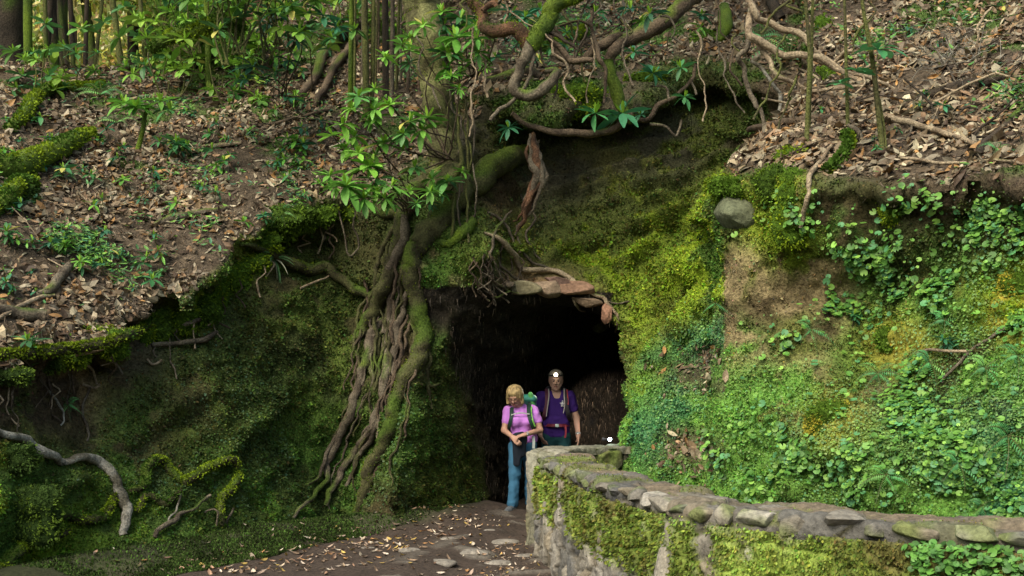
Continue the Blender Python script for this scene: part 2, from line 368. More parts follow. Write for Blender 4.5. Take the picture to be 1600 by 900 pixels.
def zone(px, py, P):
    wx = px + 38 * fbm(P, 1.1, 3); wy = py + 38 * fbm(P + 50, 1.1, 3)
    S = np.zeros(len(px)); A = np.zeros((len(px), 3)); B = np.zeros((len(px), 3)); M = np.zeros(len(px))
    for x, y, s, a, b, m in CTRL:
        gate = 1.0 if y < 385 else np.where((px > 1131) == (x > 1131), 1.0, 0.02)
        g = gate * np.exp(-((wx - x) ** 2 + (wy - y) ** 2) / (2 * (s * .72) ** 2)) + 1e-9 / (1 + ((wx - x) ** 2 + (wy - y) ** 2))
        S += g; A += g[:, None] * np.array(a); B += g[:, None] * np.array(b); M += g * m
    return A / S[:, None], B / S[:, None], M / S
ca, cb, mm = zone(TPX, TPY, TV)
nz = fbm(TV + 77, 1.9, 4, 0.6) * 0.9 + 0.35 * fbm(TV, 9, 2)
tt = sstep(nz, 0.28 - mm * 0.9, 0.52 - mm * 0.9)[:, None]
TC = ca * (1 - tt) + cb * tt
TC *= (1 + 0.35 * fbm(TV + 3, 6.5, 3))[:, None]
# slope masks
rimL = np.interp(TPX, [-400,0,100,200,250,330,400,450,520,600,640,690,760,830,900,1000,1050,1110,1180,1230],[660,590,562,530,492,432,382,345,325,320,250,230,160,120,120,110,90,90,100,110])
rimR = np.interp(TPX, [1100,1150,1200,1300,1400,1500,1600,1900],[235,268,262,272,285,278,268,240])
onB = (TV[:, 1] < 10.9) & (TPX > 1090)
lit = np.where(onB, sstep(rimR - TPY, -14, 14), sstep(rimL - TPY, -10, 14))
lit = lit * sstep(TN[:, 2], 0.22, 0.5)
for x, y, r in ((1085,585,44),(1130,600,30),(1090,705,46),(1075,690,34),(1120,560,30)):   # ledges that hold leaves
    lit = np.maximum(lit, 0.9 * np.exp(-((TPX - x) ** 2 / (1.3 * r) ** 2 + (TPY - y) ** 2 / (0.7 * r) ** 2) * 1.5) * (TPX < 1134))
mpatch = sstep(fbm(TV + 13, 1.2, 3), 0.22, 0.42) * 0.75                 # mossy spots in the litter
TC = TC * (1 - lit[:, None]) + lit[:, None] * ((1 - mpatch[:, None]) * np.array(cS) * (0.55 + 0.5 * sstep(fbm(TV, 7, 2), -.4, .4))[:, None] + mpatch[:, None] * np.array(cM))
# tunnel rock, with the shade inside the mouth painted in
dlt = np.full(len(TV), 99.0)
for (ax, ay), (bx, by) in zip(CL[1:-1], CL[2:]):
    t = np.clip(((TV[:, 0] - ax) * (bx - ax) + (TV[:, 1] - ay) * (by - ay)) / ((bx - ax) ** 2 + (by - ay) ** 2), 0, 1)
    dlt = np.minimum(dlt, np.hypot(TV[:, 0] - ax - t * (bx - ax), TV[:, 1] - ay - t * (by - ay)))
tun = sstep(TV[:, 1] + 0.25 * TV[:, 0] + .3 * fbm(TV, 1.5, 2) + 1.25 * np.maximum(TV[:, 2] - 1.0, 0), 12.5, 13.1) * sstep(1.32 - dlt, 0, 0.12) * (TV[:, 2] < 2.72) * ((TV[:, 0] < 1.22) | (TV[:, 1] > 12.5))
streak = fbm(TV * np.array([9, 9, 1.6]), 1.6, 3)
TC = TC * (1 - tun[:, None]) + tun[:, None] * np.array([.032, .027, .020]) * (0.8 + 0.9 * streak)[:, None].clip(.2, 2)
TC = TC.clip(0.01, 0.6)
greenness = ((TC[:, 1] - TC[:, 0]) / (TC.sum(1))).clip(-1, 1)
mossd = sstep(greenness, -0.02, 0.12) * (1 - tun) * (1 - lit * (1 - 0.8 * mpatch)) + 0.12 * (1 - tun) * (1 - lit)

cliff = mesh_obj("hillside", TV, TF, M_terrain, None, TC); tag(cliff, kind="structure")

# ------------------------------------------------------------------ scattering on the terrain
FC = TV[TF].mean(1); FN = TN[TF].mean(1); FN /= np.linalg.norm(FN, axis=1, keepdims=True) + 1e-9
FA = 0.5 * np.linalg.norm(np.cross(TV[TF[:, 2]] - TV[TF[:, 0]], TV[TF[:, 3]] - TV[TF[:, 1]]), axis=1)
FPX_, FPY_ = TPX[TF].mean(1), TPY[TF].mean(1)
viewd = FC - np.array(EYE); vd = np.linalg.norm(viewd, axis=1); facing = -(FN * viewd).sum(1) / vd
inview = (FPX_ > -140) & (FPX_ < 1740) & (FPY_ > -110) & (FPY_ < 960)
PA = FA * (FPX / FC[:, 1]) ** 2 * np.clip(facing + 0.35, 0.0, 1.0) * inview      # roughly the area in photo pixels
def sample(n, wt):
    c = np.cumsum(wt); i = np.searchsorted(c, RS.rand(n) * c[-1]); i = np.minimum(i, len(wt) - 1)
    a, b = RS.rand(n, 1), RS.rand(n, 1)
    q = TV[TF[i]]
    P = (q[:, 0] * (1 - a) + q[:, 1] * a) * (1 - b) + (q[:, 3] * (1 - a) + q[:, 2] * a) * b
    return P, FN[i], TF[i, 0]
def frames(D, roll):
    D = D / (np.linalg.norm(D, axis=1, keepdims=True) + 1e-9)
    h = np.where(np.abs(D[:, [2]]) < 0.95, np.array([[0, 0, 1.0]]), np.array([[1.0, 0, 0]]))
    X = np.cross(h, D); X /= np.linalg.norm(X, axis=1, keepdims=True); Y = np.cross(D, X)
    c, s = np.cos(roll)[:, None], np.sin(roll)[:, None]
    return X * c + Y * s, Y * c - X * s, D
def scatter_arrays(tV, tF, P, D, size, roll=None, stretch=None):
    n = len(P); k = len(tV)
    roll = RS.rand(n) * 6.283 if roll is None else roll
    X, Y, Z = frames(D, roll)
    t = np.asarray(tV, float); s = np.broadcast_to(np.asarray(size, float).reshape(-1, 1, 1), (n, 1, 1))
    if stretch is None: stretch = np.ones((n, 3))
    L = t[None] * stretch[:, None, :] * s
    V = P[:, None] + L[..., [0]] * X[:, None] + L[..., [1]] * Y[:, None] + L[..., [2]] * Z[:, None]
    F_ = [(np.asarray(f)[None] + (np.arange(n) * k)[:, None, None]).reshape(-1, np.asarray(f).shape[1]) for f in tF]
    return V.reshape(-1, 3), F_
def scatter(name, tV, tF, P, D, size, C, mat, roll=None, stretch=None, parent=None, smooth=False):
    V, F_ = scatter_arrays(tV, tF, P, D, size, roll, stretch)
    return mesh_obj(name, V, F_, mat, parent, np.repeat(C, len(tV), axis=0), smooth)
LEAF_V = [(-.5,0,0.02),(-.18,.20,.0),(.22,.19,.03),(.55,0,.10),(.22,-.19,.03),(-.18,-.20,.0),(0,0,-.05)]
LEAF_F = [[(0,6,1),(1,6,2),(2,6,3),(3,6,4),(4,6,5),(5,6,0)]]
def jit(n, s): return RS.randn(n, 3) * s
def pick(n, cols, var=0.25):
    c = np.array(cols)[RS.randint(len(cols), size=n)]
    return (c * (1 + var * RS.randn(n, 1)).clip(.35, 1.9)).clip(0.005, .85)
DEAD = [(.31,.225,.15),(.24,.165,.11),(.38,.30,.22),(.17,.115,.075),(.48,.41,.32),(.12,.07,.045),(.33,.20,.13),(.46,.38,.31),(.30,.22,.17),(.38,.20,.08)]
fl = lit[TF[:, 0]] * (1 - 0.8 * mpatch[TF[:, 0]])
gaps = 0.14 + 0.86 * sstep(fbm(FC + 4, 1.3, 3), -0.30, 0.06)
n = 40000
P, N, vi = sample(n, PA * fl * gaps * (.45 + .55 * sstep(fbm(FC + 71, 4.0, 2), -.3, .1)) * np.where(FC[:, 1] < 8.5, .6, 1))
size = (0.04 + 0.12 * RS.rand(n) ** 2.4) * (1 + 0.15 * RS.randn(n)).clip(.6, 1.5) * np.where(P[:, 1] > 12, 1.1, 1.0)
D = N + jit(n, 0.42)
C = pick(n, DEAD, .28) * np.array([.84, .85, .72]) * (0.45 + 0.6 * RS.rand(n, 1)) * (0.75 + 0.35 * sstep(fbm(P, 2.2, 2), -.3, .3))[:, None]
st = np.stack([np.ones(n), 0.7 + 0.6 * RS.rand(n), RS.choice([-1, 1], n) * (0.6 + 3.6 * RS.rand(n) ** 1.5)], -1)
o = scatter("leaf_litter", LEAF_V, LEAF_F, P + N * (0.012 + 0.02 * RS.rand(n, 1)), D, size, C, M_litter, stretch=st)
tag(o, "brown dead leaves lying thick on the slopes and ledges", "leaf litter", kind="stuff")
n = 60000
P, N, vi = sample(n, PA * fl * (0.35 + gaps))
C = pick(n, [(.20,.14,.09),(.13,.09,.06),(.26,.20,.14),(.08,.055,.04),(.16,.10,.06)], .35) * (0.45 + 0.6 * RS.rand(n, 1))
st = np.stack([0.8 + 1.6 * RS.rand(n), 0.35 + 0.8 * RS.rand(n), 1 + 0 * RS.rand(n)], -1)
o = scatter("leaf_crumbs", LEAF_V[:4], [[(0, 1, 2, 3)]], P + N * 0.008, N + jit(n, 0.5), (0.016 + 0.03 * RS.rand(n)) * (P[:, 1] / 10), C, M_litter, stretch=st)
tag(o, "crumbled leaf bits and bark covering the soil between the dead leaves", "leaf litter", kind="stuff")

# moss: short leafy shoots
MV = [(-.18,0,0),(.18,0,0),(.30,.12,.55),(0,.22,1.0),(-.30,.12,.55)]
MF = [[(0,1,2,4)],[(4,2,3)]]
fm = mossd[TF[:, 0]]
n = 380000
P, N, vi = sample(n, PA * fm)
clump = 0.6 + 0.4 * fbm(P, 9.0, 2)
size = (P[:, 1] / FPX) * (3.4 + 6.0 * RS.rand(n) ** 1.8) * clump.clip(.35, 1.2)
D = N + jit(n, 0.55) + np.array([0, 0, -0.25])
C = TC[vi] * (0.5 + 1.25 * RS.rand(n, 1) ** 1.6) * (1 + 0.16 * RS.randn(n, 3)) * 1.12
C = C * (0.8 + 0.5 * sstep(fbm(P + 8, 7, 2), -.5, .5))[:, None]
o = scatter("moss", MV, MF, P - N * 0.004, D, size, C.clip(.006, .6), M_moss)
tag(o, "green moss carpeting the cliff faces, rims and stones", "moss", kind="stuff")

# round leaved creeping plants
RV = [(0,0,0)] + [(math.cos(a) * .5, math.sin(a) * .5, .07) for a in np.linspace(0.35, 6.283 - 0.35, 8)]
RF = [[(0, i, i + 1) for i in range(1, 8)]]
def gblob(px, py, lst):
    s = np.zeros(len(px))
    for x, y, rx, ry, a in lst: s = np.maximum(s, a * np.exp(-((px - x) ** 2 / rx ** 2 + (py - y) ** 2 / ry ** 2)))
    return s
PEN = [(1370,370,80,45,.55),(1330,410,50,60,.45),(1460,350,70,40,.6),(1530,350,70,45,.7),(1440,430,60,50,.6),(1530,420,60,40,.4),(1330,460,50,40,.5),(1590,470,30,50,.7),(1250,340,50,30,.35),(1260,560,60,60,.22),
       (1270,720,70,50,.8),(1350,740,60,50,.9),(1420,750,70,50,1.1),(1470,690,60,60,1.1),(1440,640,50,50,.8),(1540,740,60,60,.9),(1510,600,50,50,.6),(1590,780,50,40,.8),(1160,720,60,60,.2),(1440,580,40,40,.4),(1590,620,40,60,.5)]
pw = gblob(FPX_, FPY_, PEN) * (FC[:, 1] < 9.6) * (0.05 + sstep(fbm(FC + 21, 3.4, 3), -0.02, 0.3))
n = 4600
P, N, vi = sample(n, PA * pw)
size = (0.018 + 0.044 * RS.rand(n) ** 1.6) * (P[:, 1] / 7.4)
D = N * 0.9 + np.array([0, -0.25, 0.75]) + jit(n, 0.28)
C = pick(n, [(.09,.23,.04),(.14,.31,.05),(.07,.18,.03),(.19,.36,.06),(.08,.24,.09)], .2)
o = scatter("pennywort", RV, RF, P + N * (0.02 + 0.05 * RS.rand(n, 1)), D, size, C, M_leaf)
tag(o, "small round green leaves creeping over the mossy cliff on the right", "ground cover", kind="stuff")
# tiny ferny leaflets and liverwort over the bright right hand bank
LIV = [(450,650,160,140,.30),(620,700,70,100,.35),(300,760,160,60,.3),(540,470,120,80,.2),(950,380,120,60,.16),(720,620,60,120,.25),(700,400,60,60,.3),(1160,680,70,90,.6),(1250,700,80,70,.8),(1400,700,160,90,.9),(1560,650,90,120,.9),(1070,640,60,90,.6),(1040,700,60,60,.6),(1080,530,40,25,.8),(1480,560,90,60,.5),(1560,420,60,70,.4)]
lw = gblob(FPX_, FPY_, LIV) * (FC[:, 1] < 11.2) * (1 - lit[TF[:, 0]]) * (0.25 + sstep(fbm(FC + 61, 1.8, 2), -0.3, 0.2)) 
n = 26000
P, N, vi = sample(n, PA * lw)
size = (0.007 + 0.015 * RS.rand(n) ** 1.5) * (P[:, 1] / 7.6)
D = N + np.array([0, -0.1, 0.35]) + jit(n, 0.45)
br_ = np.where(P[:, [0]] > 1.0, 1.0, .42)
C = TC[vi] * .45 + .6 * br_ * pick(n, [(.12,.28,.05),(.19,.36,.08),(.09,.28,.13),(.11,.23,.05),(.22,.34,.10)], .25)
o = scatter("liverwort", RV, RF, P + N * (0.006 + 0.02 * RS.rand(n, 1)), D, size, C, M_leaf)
tag(o, "tiny pale green leaflets matted over the bright bank", "ground cover", kind="stuff")

# low green leaves growing through the litter
SL = [(150,380,120,60,.8),(260,330,120,60,.6),(330,170,120,60,.8),(230,120,120,50,.9),(420,60,120,50,.8),(30,330,70,70,.7),(120,200,80,40,.5),(480,300,60,50,.5),(1350,60,80,40,.4),(1560,40,60,50,.7),(1570,130,50,40,.4),(900,60,120,50,.5),(650,120,60,60,.4)]
sw = gblob(FPX_, FPY_, SL) * fl * (0.02 + sstep(fbm(FC + 91, 1.7, 3), 0.05, 0.35)); n = 6500
P, N, vi = sample(n, PA * sw)
C = pick(n, [(.09,.22,.05),(.13,.30,.05),(.06,.17,.05),(.17,.32,.05),(.05,.16,.08)], .25)
st = np.stack([np.ones(n) * 1.2, 0.5 + 0.6 * RS.rand(n), 1 + RS.rand(n)], -1)
o = scatter("low_herbs", LEAF_V, LEAF_F, P + N * (0.03 + 0.06 * RS.rand(n, 1)), N * .6 + np.array([0, -.2, .7]) + jit(n, .4), 0.03 + 0.055 * RS.rand(n), C, M_leaf, stretch=st)
tag(o, "low green herbs growing through the dead leaves of the slopes", "ground cover", kind="stuff")
# ------------------------------------------------------------------ ground and path
def gz(x, y):
    P = np.stack([x, y, 0 * x], -1).reshape(-1, 3)
    h = (0.035 * fbm(P, 0.8, 2) + 0.018 * fbm(P, 3.5, 3)).reshape(x.shape)
    # bank of debris along the foot of the left cliff
    base = np.interp(y, [4, 7.5, 8.6, 10, 10.9, 11.4, 12.6], [-5.2, -3.9, -3.3, -2.45, -1.4, -1.0, -0.2])
    h = h + 0.16 * np.exp(-((x - base - 0.1) / 0.45) ** 2) * (y < 12.3)
    h = h + 0.05 * sstep(-(x + 0.25 + (9.5 - y) * .28), 0, .25) * (y < 11.2) * (y > 6)
    return h
xs = np.concatenate([[-60, -30, -15, -8], np.arange(-5.5, 3.6, 0.035), [6, 12, 30, 60]])
ys = np.concatenate([[-60, -30, -12, -4, 1], np.arange(4.2, 14, 0.035), np.arange(14, 22, .3), [24, 60]])
GX, GY = np.meshgrid(xs, ys, indexing='ij'); GZ = gz(GX, GY)
GV = np.stack([GX, GY, GZ], -1).reshape(-1, 3)
lumpy = np.maximum(fbm(GV, 6.0, 3), 0) * 0.03; stonef = sstep(fbm(GV + 40, 3.2, 3), 0.20, 0.38) * sstep(GV[:, 0] + 0.95 + (9.5 - GV[:, 1]) * .25, -.1, .5) * (GV[:, 1] < 12)
GV[:, 2] += lumpy * .6 + 0.02 * stonef
n0, n1 = GX.shape; ii = (np.arange(n0 - 1)[:, None] * n1 + np.arange(n1 - 1)[None]).ravel()
GF = np.stack([ii, ii + n1, ii + n1 + 1, ii + 1], -1)
soil = np.array([.052, .038, .030]) * (1 + .35 * fbm(GV, 5, 3))[:, None]
pale = np.array([.21, .19, .16]) * (1 + .25 * fbm(GV, 12, 2))[:, None]
GC = soil * (1 - stonef[:, None] * .5) + pale * stonef[:, None] * .5
leftm = sstep(np.interp(GV[:, 1], [4, 7.5, 8.6, 10, 10.9, 11.4, 12.6], [-4.6, -3.3, -2.7, -1.9, -1.0, -0.8, -0.2]) - GV[:, 0], -.25, .15) * (GV[:, 1] < 12.2)
GC = GC * (1 - leftm[:, None]) + leftm[:, None] * np.array([.045,.050,.022]) * (0.7 + .6 * sstep(fbm(GV, 2.5, 2), -.3, .3))[:, None]
gr = mesh_obj("ground", GV, GF, M_ground, None, GC.clip(.01, .5)); tag(gr, kind="structure")
GB = BVHTree.FromPolygons(GV.tolist(), GF.tolist())
def on_ground(x, y):
    p, n, i, t = GB.ray_cast(Vector((x, y, 3)), Vector((0, 0, -1))); return np.array(p) if p else np.array((x, y, 0.0))
# leaves on the path: a drift along the left foot, few in the middle, chips by the wall
pts = []
while len(pts) < 900:
    t = RS.rand()
    if t < .62:
        y = 8 + 3.8 * RS.rand(); x = np.interp(y, [7.5, 8.6, 10, 10.9, 11.8], [-2.7, -2.0, -1.5, -.9, -.7]) + RS.randn() * .5
    elif t < .86:
        y = 8.0 + 1.9 * RS.rand(); x = -.05 + RS.randn() * .18
    else: y = 8 + 3.5 * RS.rand(); x = -.5 + RS.randn() * .5
    pts.append((x, y))
pts = np.array(pts); P = np.array([on_ground(*p) for p in pts]); n = len(P)
C = pick(n, DEAD + [(.40,.28,.08)], .25)
sz = (0.035 + .06 * RS.rand(n)) * np.where(pts[:, 0] > -.3, .55, 1)
st = np.stack([np.ones(n), 0.6 + .5 * RS.rand(n), 1 + 2 * RS.rand(n)], -1)
o = scatter("path_litter", LEAF_V, LEAF_F, P + [0, 0, .012], np.array([[0, 0, 1.0]]) + jit(n, .28), sz, C, M_litter, stretch=st)
tag(o, "dry yellow and brown leaves strewn along the edge of the path", "leaf litter", kind="stuff")
n = 52000
yy = 7.6 + 4.4 * RS.rand(n); xx = np.interp(yy, [4, 7.5, 8.6, 10, 10.9, 11.4, 12.6], [-4.4, -3.0, -2.35, -1.6, -.95, -0.8, -0.3]) - np.abs(RS.randn(n)) * .75
P = np.stack([xx, yy, gz(xx, yy) + .005], -1); k = fbm(P, 2.2, 3) > -.1; P = P[(fbm(P, 1.6, 3) > -.12) | (RS.rand(len(P)) < .25)]; n = len(P)
C = pick(n, [cM, cDM, cDM, cDM, cM], .4) * (.55 + .5 * sstep(fbm(P, 3, 2), -.3, .3))[:, None]
o = scatter("verge_moss", MV, MF, P, np.array([[0, 0, 1.0]]) + jit(n, .5), .010 + .016 * RS.rand(n), C * .8, M_moss)
tag(o, "green moss on the bank at the foot of the left cliff", "moss", kind="stuff")
# small stones on the path
def blob_rock(c, r, sx=1, sy=1, sz_=.6, seed=0, sub=3, rough=.25, facets=0):
    import bmesh
    bm = bmesh.new(); bmesh.ops.create_icosphere(bm, subdivisions=sub, radius=1.0)
    V = np.array([v.co[:] for v in bm.verts]); Fq = np.array([[v.index for v in f.verts] for f in bm.faces]); bm.free()
    q = V + seed * 13.7
    V = V * (1 + rough * fbm(q, 1.3, 3) + .3 * rough * fbm(q, 5, 2))[:, None]
    fr = np.random.RandomState(seed + 100)
    for _ in range(facets):
        n_ = fr.randn(3); n_ /= np.linalg.norm(n_); V = V - np.maximum(V @ n_ - fr.uniform(.45, .8), 0)[:, None] * n_ * .95
    fl = np.sign(V) * np.abs(V) ** 0.85
    return fl * r * np.array([sx, sy, sz_]) + np.array(c), Fq
for k, (px, py, r) in enumerate([(602,828,.10),(800,738+60,.05),(640,870,.09),(790,850,.11),(740,870,.12),(700,850,.06),(780,880,.10),(690,886,.10),(820,868,.08),(765,838,.05),(575,862,.06)]):
    dd = CAMH * FPX / (py - HOR); x = (px - 800) / FPX * dd
    g = on_ground(x, dd); V, Fq = blob_rock(g + [0, 0, -.01], r, 1.3, .9, .38, k)
    c = np.tile([.20, .18, .155], (len(V), 1)) * (1 + .3 * fbm(V, 20, 2))[:, None]
    r_ = mesh_obj("stone", V, Fq, M_stone, None, c, loc=tuple(g))
    L = ["flat grey stone beside the tree roots at the foot of the cliff","small stone on the path near the tunnel mouth","pale flat stone on the left side of the path","pale stone set in the path near its bottom edge","largest pale flat stone in the middle of the path","little stone on the bare middle of the path","pale stone at the bottom of the path next to the wall foot","pale stone at the bottom edge of the picture left of the path middle","pale stone lying against the foot of the wall","tiny stone on the path in front of the wall end","small grey stone among the leaves at the left path edge"][k]
    tag(r_, L, "stone", "loose stones on the path")

# ------------------------------------------------------------------ stone parapet
def catmull(P, n):
    P = np.asarray(P, float); P = np.vstack([2 * P[0] - P[1], P, 2 * P[-1] - P[-2]])
    out_ = []
    m = len(P) - 3
    t = np.linspace(0, m, n); i = np.minimum(t.astype(int), m - 1); f = (t - i)[:, None]
    p0, p1, p2, p3 = P[i], P[i+1], P[i+2], P[i+3]
    return 0.5 * (2*p1 + (p2-p0)*f + (2*p0-5*p1+4*p2-p3)*f*f + (3*p1-p0-3*p2+p3)*f**3)
def resample(P, step):
    P = np.asarray(P, float); L = np.r_[0, np.cumsum(np.linalg.norm(np.diff(P, axis=0), axis=1))]
    n = max(2, int(L[-1] / step)); s = np.linspace(0, L[-1], n)
    return np.stack([np.interp(s, L, P[:, k]) for k in range(P.shape[1])], -1)
def voro(U, size, seed, aspect=1.5):
    """cellular pattern in wall coordinates: (F1, F2-F1, cell id)"""
    Q = U / np.array([size * aspect, size]); Q = Q + np.stack([.25 * fbm(np.c_[U, U[:, 0] * 0 + seed], 6, 2), .25 * fbm(np.c_[U, U[:, 0] * 0 + seed + 9], 6, 2)], -1)
    I = np.floor(Q).astype(np.int64); d1 = np.full(len(Q), 9.); d2 = d1.copy(); cid = np.zeros(len(Q), np.int64)
    for a in (-1, 0, 1):
        for b in (-1, 0, 1):
            J = I + [a, b]; z0 = np.zeros(len(J), np.int64) + seed
            c = J + np.stack([_h(J[:, 0], J[:, 1], z0), _h(J[:, 0] + 77, J[:, 1], z0)], -1) * .8 + .1
            dd = np.linalg.norm(Q - c, axis=1); idn = (J[:, 0] * 7919 + J[:, 1] * 104729 + seed) & 65535
            m = dd < d1; d2 = np.where(m, d1, np.minimum(d2, dd)); cid = np.where(m, idn, cid); d1 = np.where(m, dd, d1)
    return d1, d2 - d1, cid
FRONT = [(0.40,9.62),(0.265,9.30),(0.315,8.85),(0.44,7.9),(0.62,6.9),(0.76,6.3),(0.96,5.62),(1.22,5.32),(1.7,4.98),(2.31,4.52),(3.3,3.85),(4.6,3.0)]
fl_ = resample(catmull(FRONT, 400), 0.016)
tg = np.gradient(fl_, axis=0); tg /= np.linalg.norm(tg, axis=1, keepdims=True)
nrm = np.stack([tg[:, 1], -tg[:, 0]], -1)                       # towards the path / camera side
if nrm[len(nrm)//2] @ np.array([0.6, 1.0]) > 0: nrm = -nrm
k_ = np.ones(41) / 41
nrs = np.stack([np.convolve(np.pad(nrm[:, c], 20, 'edge'), k_, 'valid') for c in (0, 1)], -1); nrs /= np.linalg.norm(nrs, axis=1, keepdims=True)
S_ = np.r_[0, np.cumsum(np.linalg.norm(np.diff(fl_, axis=0), axis=1))]
TOPZ, THK = 0.915, 0.42
stone_cols = .68 * np.array([(.30,.27,.22),(.24,.22,.19),(.34,.31,.26),(.20,.19,.17),(.27,.23,.17),(.17,.165,.155),(.38,.35,.30)])
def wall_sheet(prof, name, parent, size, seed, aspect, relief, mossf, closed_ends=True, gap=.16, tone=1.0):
    """prof: list of (outward offset, z) resampled; builds a grid along the parapet front line"""
    pr = resample(prof, 0.016); pl = np.r_[0, np.cumsum(np.linalg.norm(np.diff(pr, axis=0), axis=1))]
    ns, ntt = len(fl_), len(pr)
    P = np.zeros((ns, ntt, 3)); P[..., :2] = fl_[:, None] + nrs[:, None] * pr[None, :, [0]]; P[..., 2] = pr[None, :, 1]
    dp = np.gradient(pr, axis=0); n2 = np.stack([dp[:, 1], -dp[:, 0]], -1); n2 /= np.linalg.norm(n2, axis=1, keepdims=True)
    N3 = np.zeros_like(P); N3[..., :2] = nrs[:, None] * n2[None, :, [0]]; N3[..., 2] = n2[None, :, 1]
    U = np.stack(np.broadcast_arrays(S_[:, None], pl[None]), -1).reshape(-1, 2)
    d1, e, cid = voro(U, size, seed, aspect)
    PP = P.reshape(-1, 3); NN = N3.reshape(-1, 3)
    r1 = ((cid * 2654435761) % 1000) / 1000.0; r2 = ((cid * 40503) % 997) / 997.0
    hgt = relief * (sstep(e, .0, gap) - .6) + relief * 1.6 * (r1 - .5) + .016 * fbm(PP, 9, 3) + .008 * (1 - 2 * np.abs(fbm(PP + 3, 16, 3))) + relief * .6 * (r2 - .5) * 2 * ((U[:, 1] % size) / size - .5)
    C = stone_cols[(cid % len(stone_cols))] * (0.8 + .4 * r1)[:, None] * (1 + .3 * fbm(PP, 10, 3))[:, None]
    if name == 'coping' and relief > .02:
        topm = sstep(-pr[None, :, [0]].repeat(ns, 0).reshape(-1), .06, .16)[:, None] * sstep(fbm(PP + 8, 2.5, 2), -.35, .15)[:, None]; C = C * .7; C = C * (1 - .85 * topm) + .85 * topm * np.array([.16, .125, .085]) * (1 + .35 * fbm(PP, 16, 3))[:, None]
    mort = 1 - sstep(e, .02, .10); C = C * (1 - mort[:, None] * .75) + mort[:, None] * .75 * np.array([.10, .085, .06])
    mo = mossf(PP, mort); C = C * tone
    mc = np.array(cOL) * 1.1 + (np.array([.20, .27, .05]) - np.array(cOL)) * sstep(fbm(PP + 3, 2.2, 3), -.2, .4)[:, None]
    mc = mc * (1 - .6 * sstep(fbm(PP * [1, 1, .35] + 31, 6, 2), .15, .35))[:, None] + np.array([.20, .15, .06]) * (.35 * sstep(fbm(PP * [1, 1, .35] + 31, 6, 2), .15, .35))[:, None]
    C = C * (1 - mo[:, None]) + mc * mo[:, None]
    PP = PP + NN * (hgt + .014 * mo)[:, None]
    caps = []; base_n = ns * ntt; ex = []
    if closed_ends:
        for e_, s0 in ((0, 0), (1, (ns - 1) * ntt)):
            ex.append(PP[s0:s0 + ntt].mean(0) * [1, 1, 0] + [0, 0, .35] - 0); c_ = base_n + e_
            for q in range(ntt - 1): caps.append((s0 + q, s0 + q + 1, c_) if e_ else (s0 + q + 1, s0 + q, c_))
            caps.append((s0 + ntt - 1, s0, c_) if e_ else (s0, s0 + ntt - 1, c_))
    ii = (np.arange(ns - 1)[:, None] * ntt + np.arange(ntt - 1)[None]).ravel()
    Fq = np.stack([ii, ii + 1, ii + ntt + 1, ii + ntt], -1)
    VV = np.vstack([PP] + ([np.array(ex)] if ex else [])); CC = np.vstack([C] + ([C[:2]] if ex else []))
    o = part(name, VV, [Fq, np.array(caps)] if caps else Fq, M_stone, parent, CC.clip(.015, .6))
    return PP, NN, mo, mc, o
wroot = empty("stone_wall", (0.96, 5.62, 0)); tag(wroot, "low mossy stone wall curving from the tunnel mouth across the lower right", "wall")
def mface(P, mort):
    f = fbm(P * [1, 1, .55] + 7, 1.6, 3) + .5 * fbm(P * [1, 1, .6], 7, 3)
    seg = sstep(P[:, 1], 5.0, 6.6)           # upper band on the far stretch, nearly everything on the near one
    lo = sstep(P[:, 2], .36, .56) * seg + (1 - seg) * sstep(P[:, 2], -.4, .2)
    return (sstep(f + .22 + .45 * (1 - seg), -.1, .3) * lo * (1 - .6 * sstep(P[:, 2], .80, .87)) + .3 * mort * lo).clip(0, 1)
def mtop(P, mort):
    return sstep(fbm(P + 3, 2.6, 3), .08, .42) * .55 + .35 * mort * sstep(fbm(P + 6, 1.5, 2), -.2, .2)
fp = wall_sheet([(0.03, -.15), (0.015, .4), (0, TOPZ - .085)], "wall_face", wroot, .15, 3, 1.25, .030, mface, False)
tp = wall_sheet([(-.03, TOPZ - .11), (-.018, TOPZ - .10), (-.02, TOPZ - .03), (-.032, TOPZ - .012), (-.05, TOPZ - .006), (-THK + .03, TOPZ), (-THK, TOPZ - .03), (-THK, -.3)], "coping", wroot, .22, 8, 1.35, .022, mtop, True, .10)
# separate stones along the front edge of the coping
s_ = .05; ks = 0
while s_ < S_[-1] - .5:
    L_ = rnd.uniform(.10, .27) if s_ > 1 else rnd.uniform(.08, .16); i_ = int(np.searchsorted(S_, s_ + L_ / 2)); i_ = min(i_, len(fl_) - 1)
    h_ = rnd.uniform(.042, .068); dep = rnd.uniform(.07, .13); c_ = np.array([*(fl_[i_] + nrs[i_] * (.050 - dep)), TOPZ - h_ * .58 + rnd.uniform(-.012, .02)])
    if True:
        V, Fq = blob_rock((0, 0, 0), 1, L_ * .64, dep * 1.15, h_ * 1.1, ks + 200, 4, .30, 22); tx_, ty_ = tg[i_]; V = np.stack([V[:, 0] * tx_ - V[:, 1] * ty_, V[:, 0] * ty_ + V[:, 1] * tx_, V[:, 2] + V[:, 0] * rnd.uniform(-.07, .07)], -1) + c_
        cb_ = stone_cols[rnd.randrange(len(stone_cols))] * rnd.uniform(.7, 1.12); cc_ = np.tile(cb_, (len(V), 1)) * (1 + .4 * fbm(V, 14, 3))[:, None]
        mm_ = (sstep(fbm(V + 2, 5, 2), -.1, .35) * .75)[:, None]; part("coping_stone", V, Fq, M_stone, wroot, cc_ * (1 - mm_) + mm_ * np.array([.12, .15, .04]))
    s_ += L_ * rnd.uniform(.92, 1.15); ks += 1
